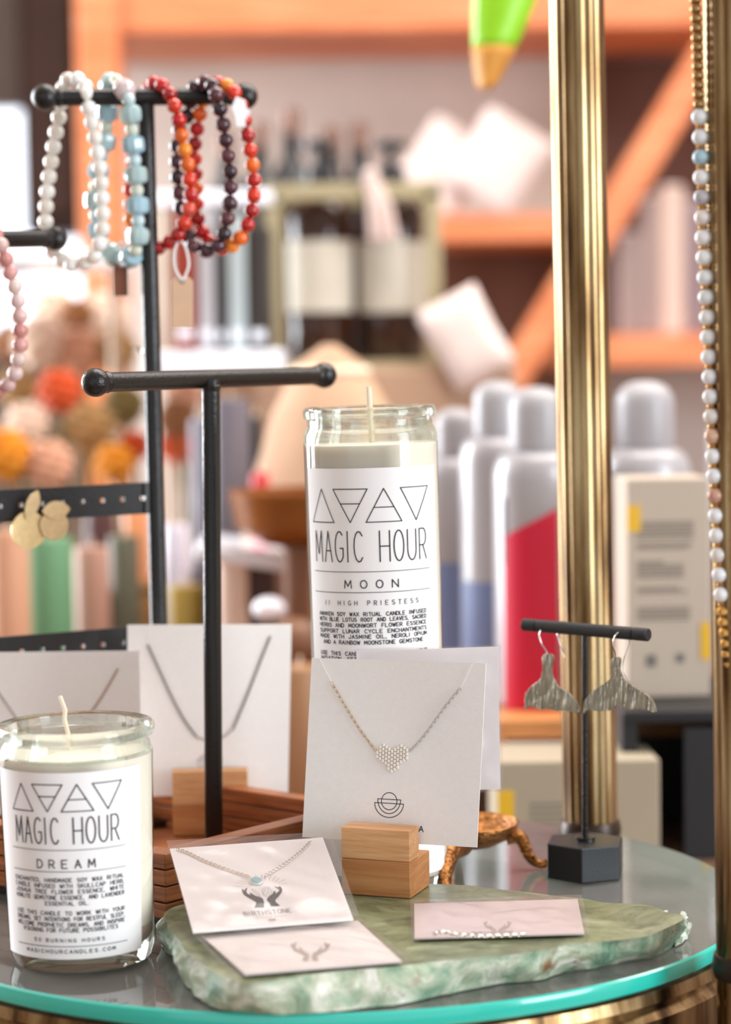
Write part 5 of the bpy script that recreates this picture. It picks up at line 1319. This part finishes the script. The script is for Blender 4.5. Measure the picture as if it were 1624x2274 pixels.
# ================================================================ BRONZE DISH
dc_ = Vector((.0515, 1.199, TT + .0003))
ds = thing('bronze_dish', 'small cast bronze footed dish behind the heart card', 'dish', dc_)
rz_ = .0245; Rd = .0275
MB().lathe([(0, rz_ - .0125), (Rd * .55, rz_ - .0118), (Rd * .85, rz_ - .0075), (Rd * .99, rz_ - .001), (Rd, rz_), (Rd * .97, rz_ + .0004), (Rd * .93, rz_ - .0008), (Rd * .78, rz_ - .005), (Rd * .5, rz_ - .0088), (0, rz_ - .0095)], 64,
           fn=lambda a, z: 1 + .015 * math.sin(a * 13) * (1 if z < rz_ - .002 else .3)).build('bowl', M_bronze, ds)
MB().tube(catmull([(-.004, -.020, .0165), (-.010, -.036, .0165), (-.0135, -.052, .012), (-.0145, -.062, .006), (-.0135, -.069, .0028)], 6), [.0062 - .0035 * i / 24 for i in range(25)], 16).build('leg', M_bronze, ds)
for a in (-8, 100):
    ca, sa = math.cos(rad(a)), math.sin(rad(a))
    pr = [(Rd * .75, rz_ - .008), (Rd * 1.0, rz_ - .0075), (Rd * 1.12, .010), (Rd * 1.25, .0045), (Rd * 1.42, .0024), (Rd * 1.55, .0034), (Rd * 1.56, .0055)]
    if a > 0: pr = [(r * .8, z) for r, z in pr]
    MB().tube(catmull([(r * ca, r * sa, z) for r, z in pr], 5), [.0042 - .0022 * min(1, i / 22) + (.0006 if i > 26 else 0) for i in range(31)], 14).build('leg', M_bronze, ds)

# ================================================================ BEAD NECKLACE ON THE RIGHT
M_brassbead = mat('antique_brass_bead', '#a8875a', .25, 1)
gb = bead_mesh('round', .0026, M_brassbead); sp = bead_mesh('ring', .0021, M_gold)
howl = [bead_mesh('round', .0037, gem('howlite%d' % i, c_, rough=.2, noise=.06, sc=120)) for i, c_ in enumerate(('#eceded', '#e3e7e8', '#a9c8d6', '#b9b7bd', '#e6e0da', '#d8b296', '#c99c86'))]
bar_ = bead_mesh('barrel', .0030, M_gold)
hseq = [1, 1, 2, 0, 3, 4, 0, 0, 1, 1, 0, 0, 0, 0, 0, 4, 5, 0, 0, 6, 0, 0, 4, 0, 0]
def S_neck(i):
    if i < 15: return gb, .0040
    j = i - 15
    if j < 50:
        return (howl[hseq[j // 2]], .0068) if j % 2 == 0 else (sp, .0017)
    return bar_, .0046
bracelet('long pale stone and brass bead necklace hanging by the right brass post',
    [(1541, -75, .986), (1545, 0, .986), (1549, 100, .986), (1552, 205, .986), (1556, 300, .986), (1558, 400, .986), (1562, 520, .986), (1568, 640, .986), (1574, 760, .986), (1579, 880, .985), (1584, 1000, .984), (1589, 1100, .983), (1594, 1200, .983), (1600, 1285, .982), (1609, 1380, .982), (1618, 1460, .982), (1627, 1540, .982), (1645, 1600, .982), (1675, 1620, .982), (1705, 1560, .982)],
    S_neck, '#9a7a50', 0, closed=False, name='bead_necklace', cat='necklace')

hk0 = at_y(1541, -75, .986); hk1 = at_y(1640, -95, 1.004); TB0 = Vector((TC.x, TC.y, 0))
MB().tube(catmull([hk1 - TB0, (hk1 + hk0) / 2 - TB0 + Vector((0, 0, .002)), hk0 - TB0 + Vector((0, 0, .001)), hk0 - TB0 + Vector((-.004, -.002, .004))], 6), .0011, 10).build('hook', M_brass, tb)
# whatever still has no category but stands alone is part of the setting
for o in list(COL.objects):
    if o.parent is None and o.type == 'MESH' and 'category' not in o and 'kind' not in o: o['kind'] = 'structure'
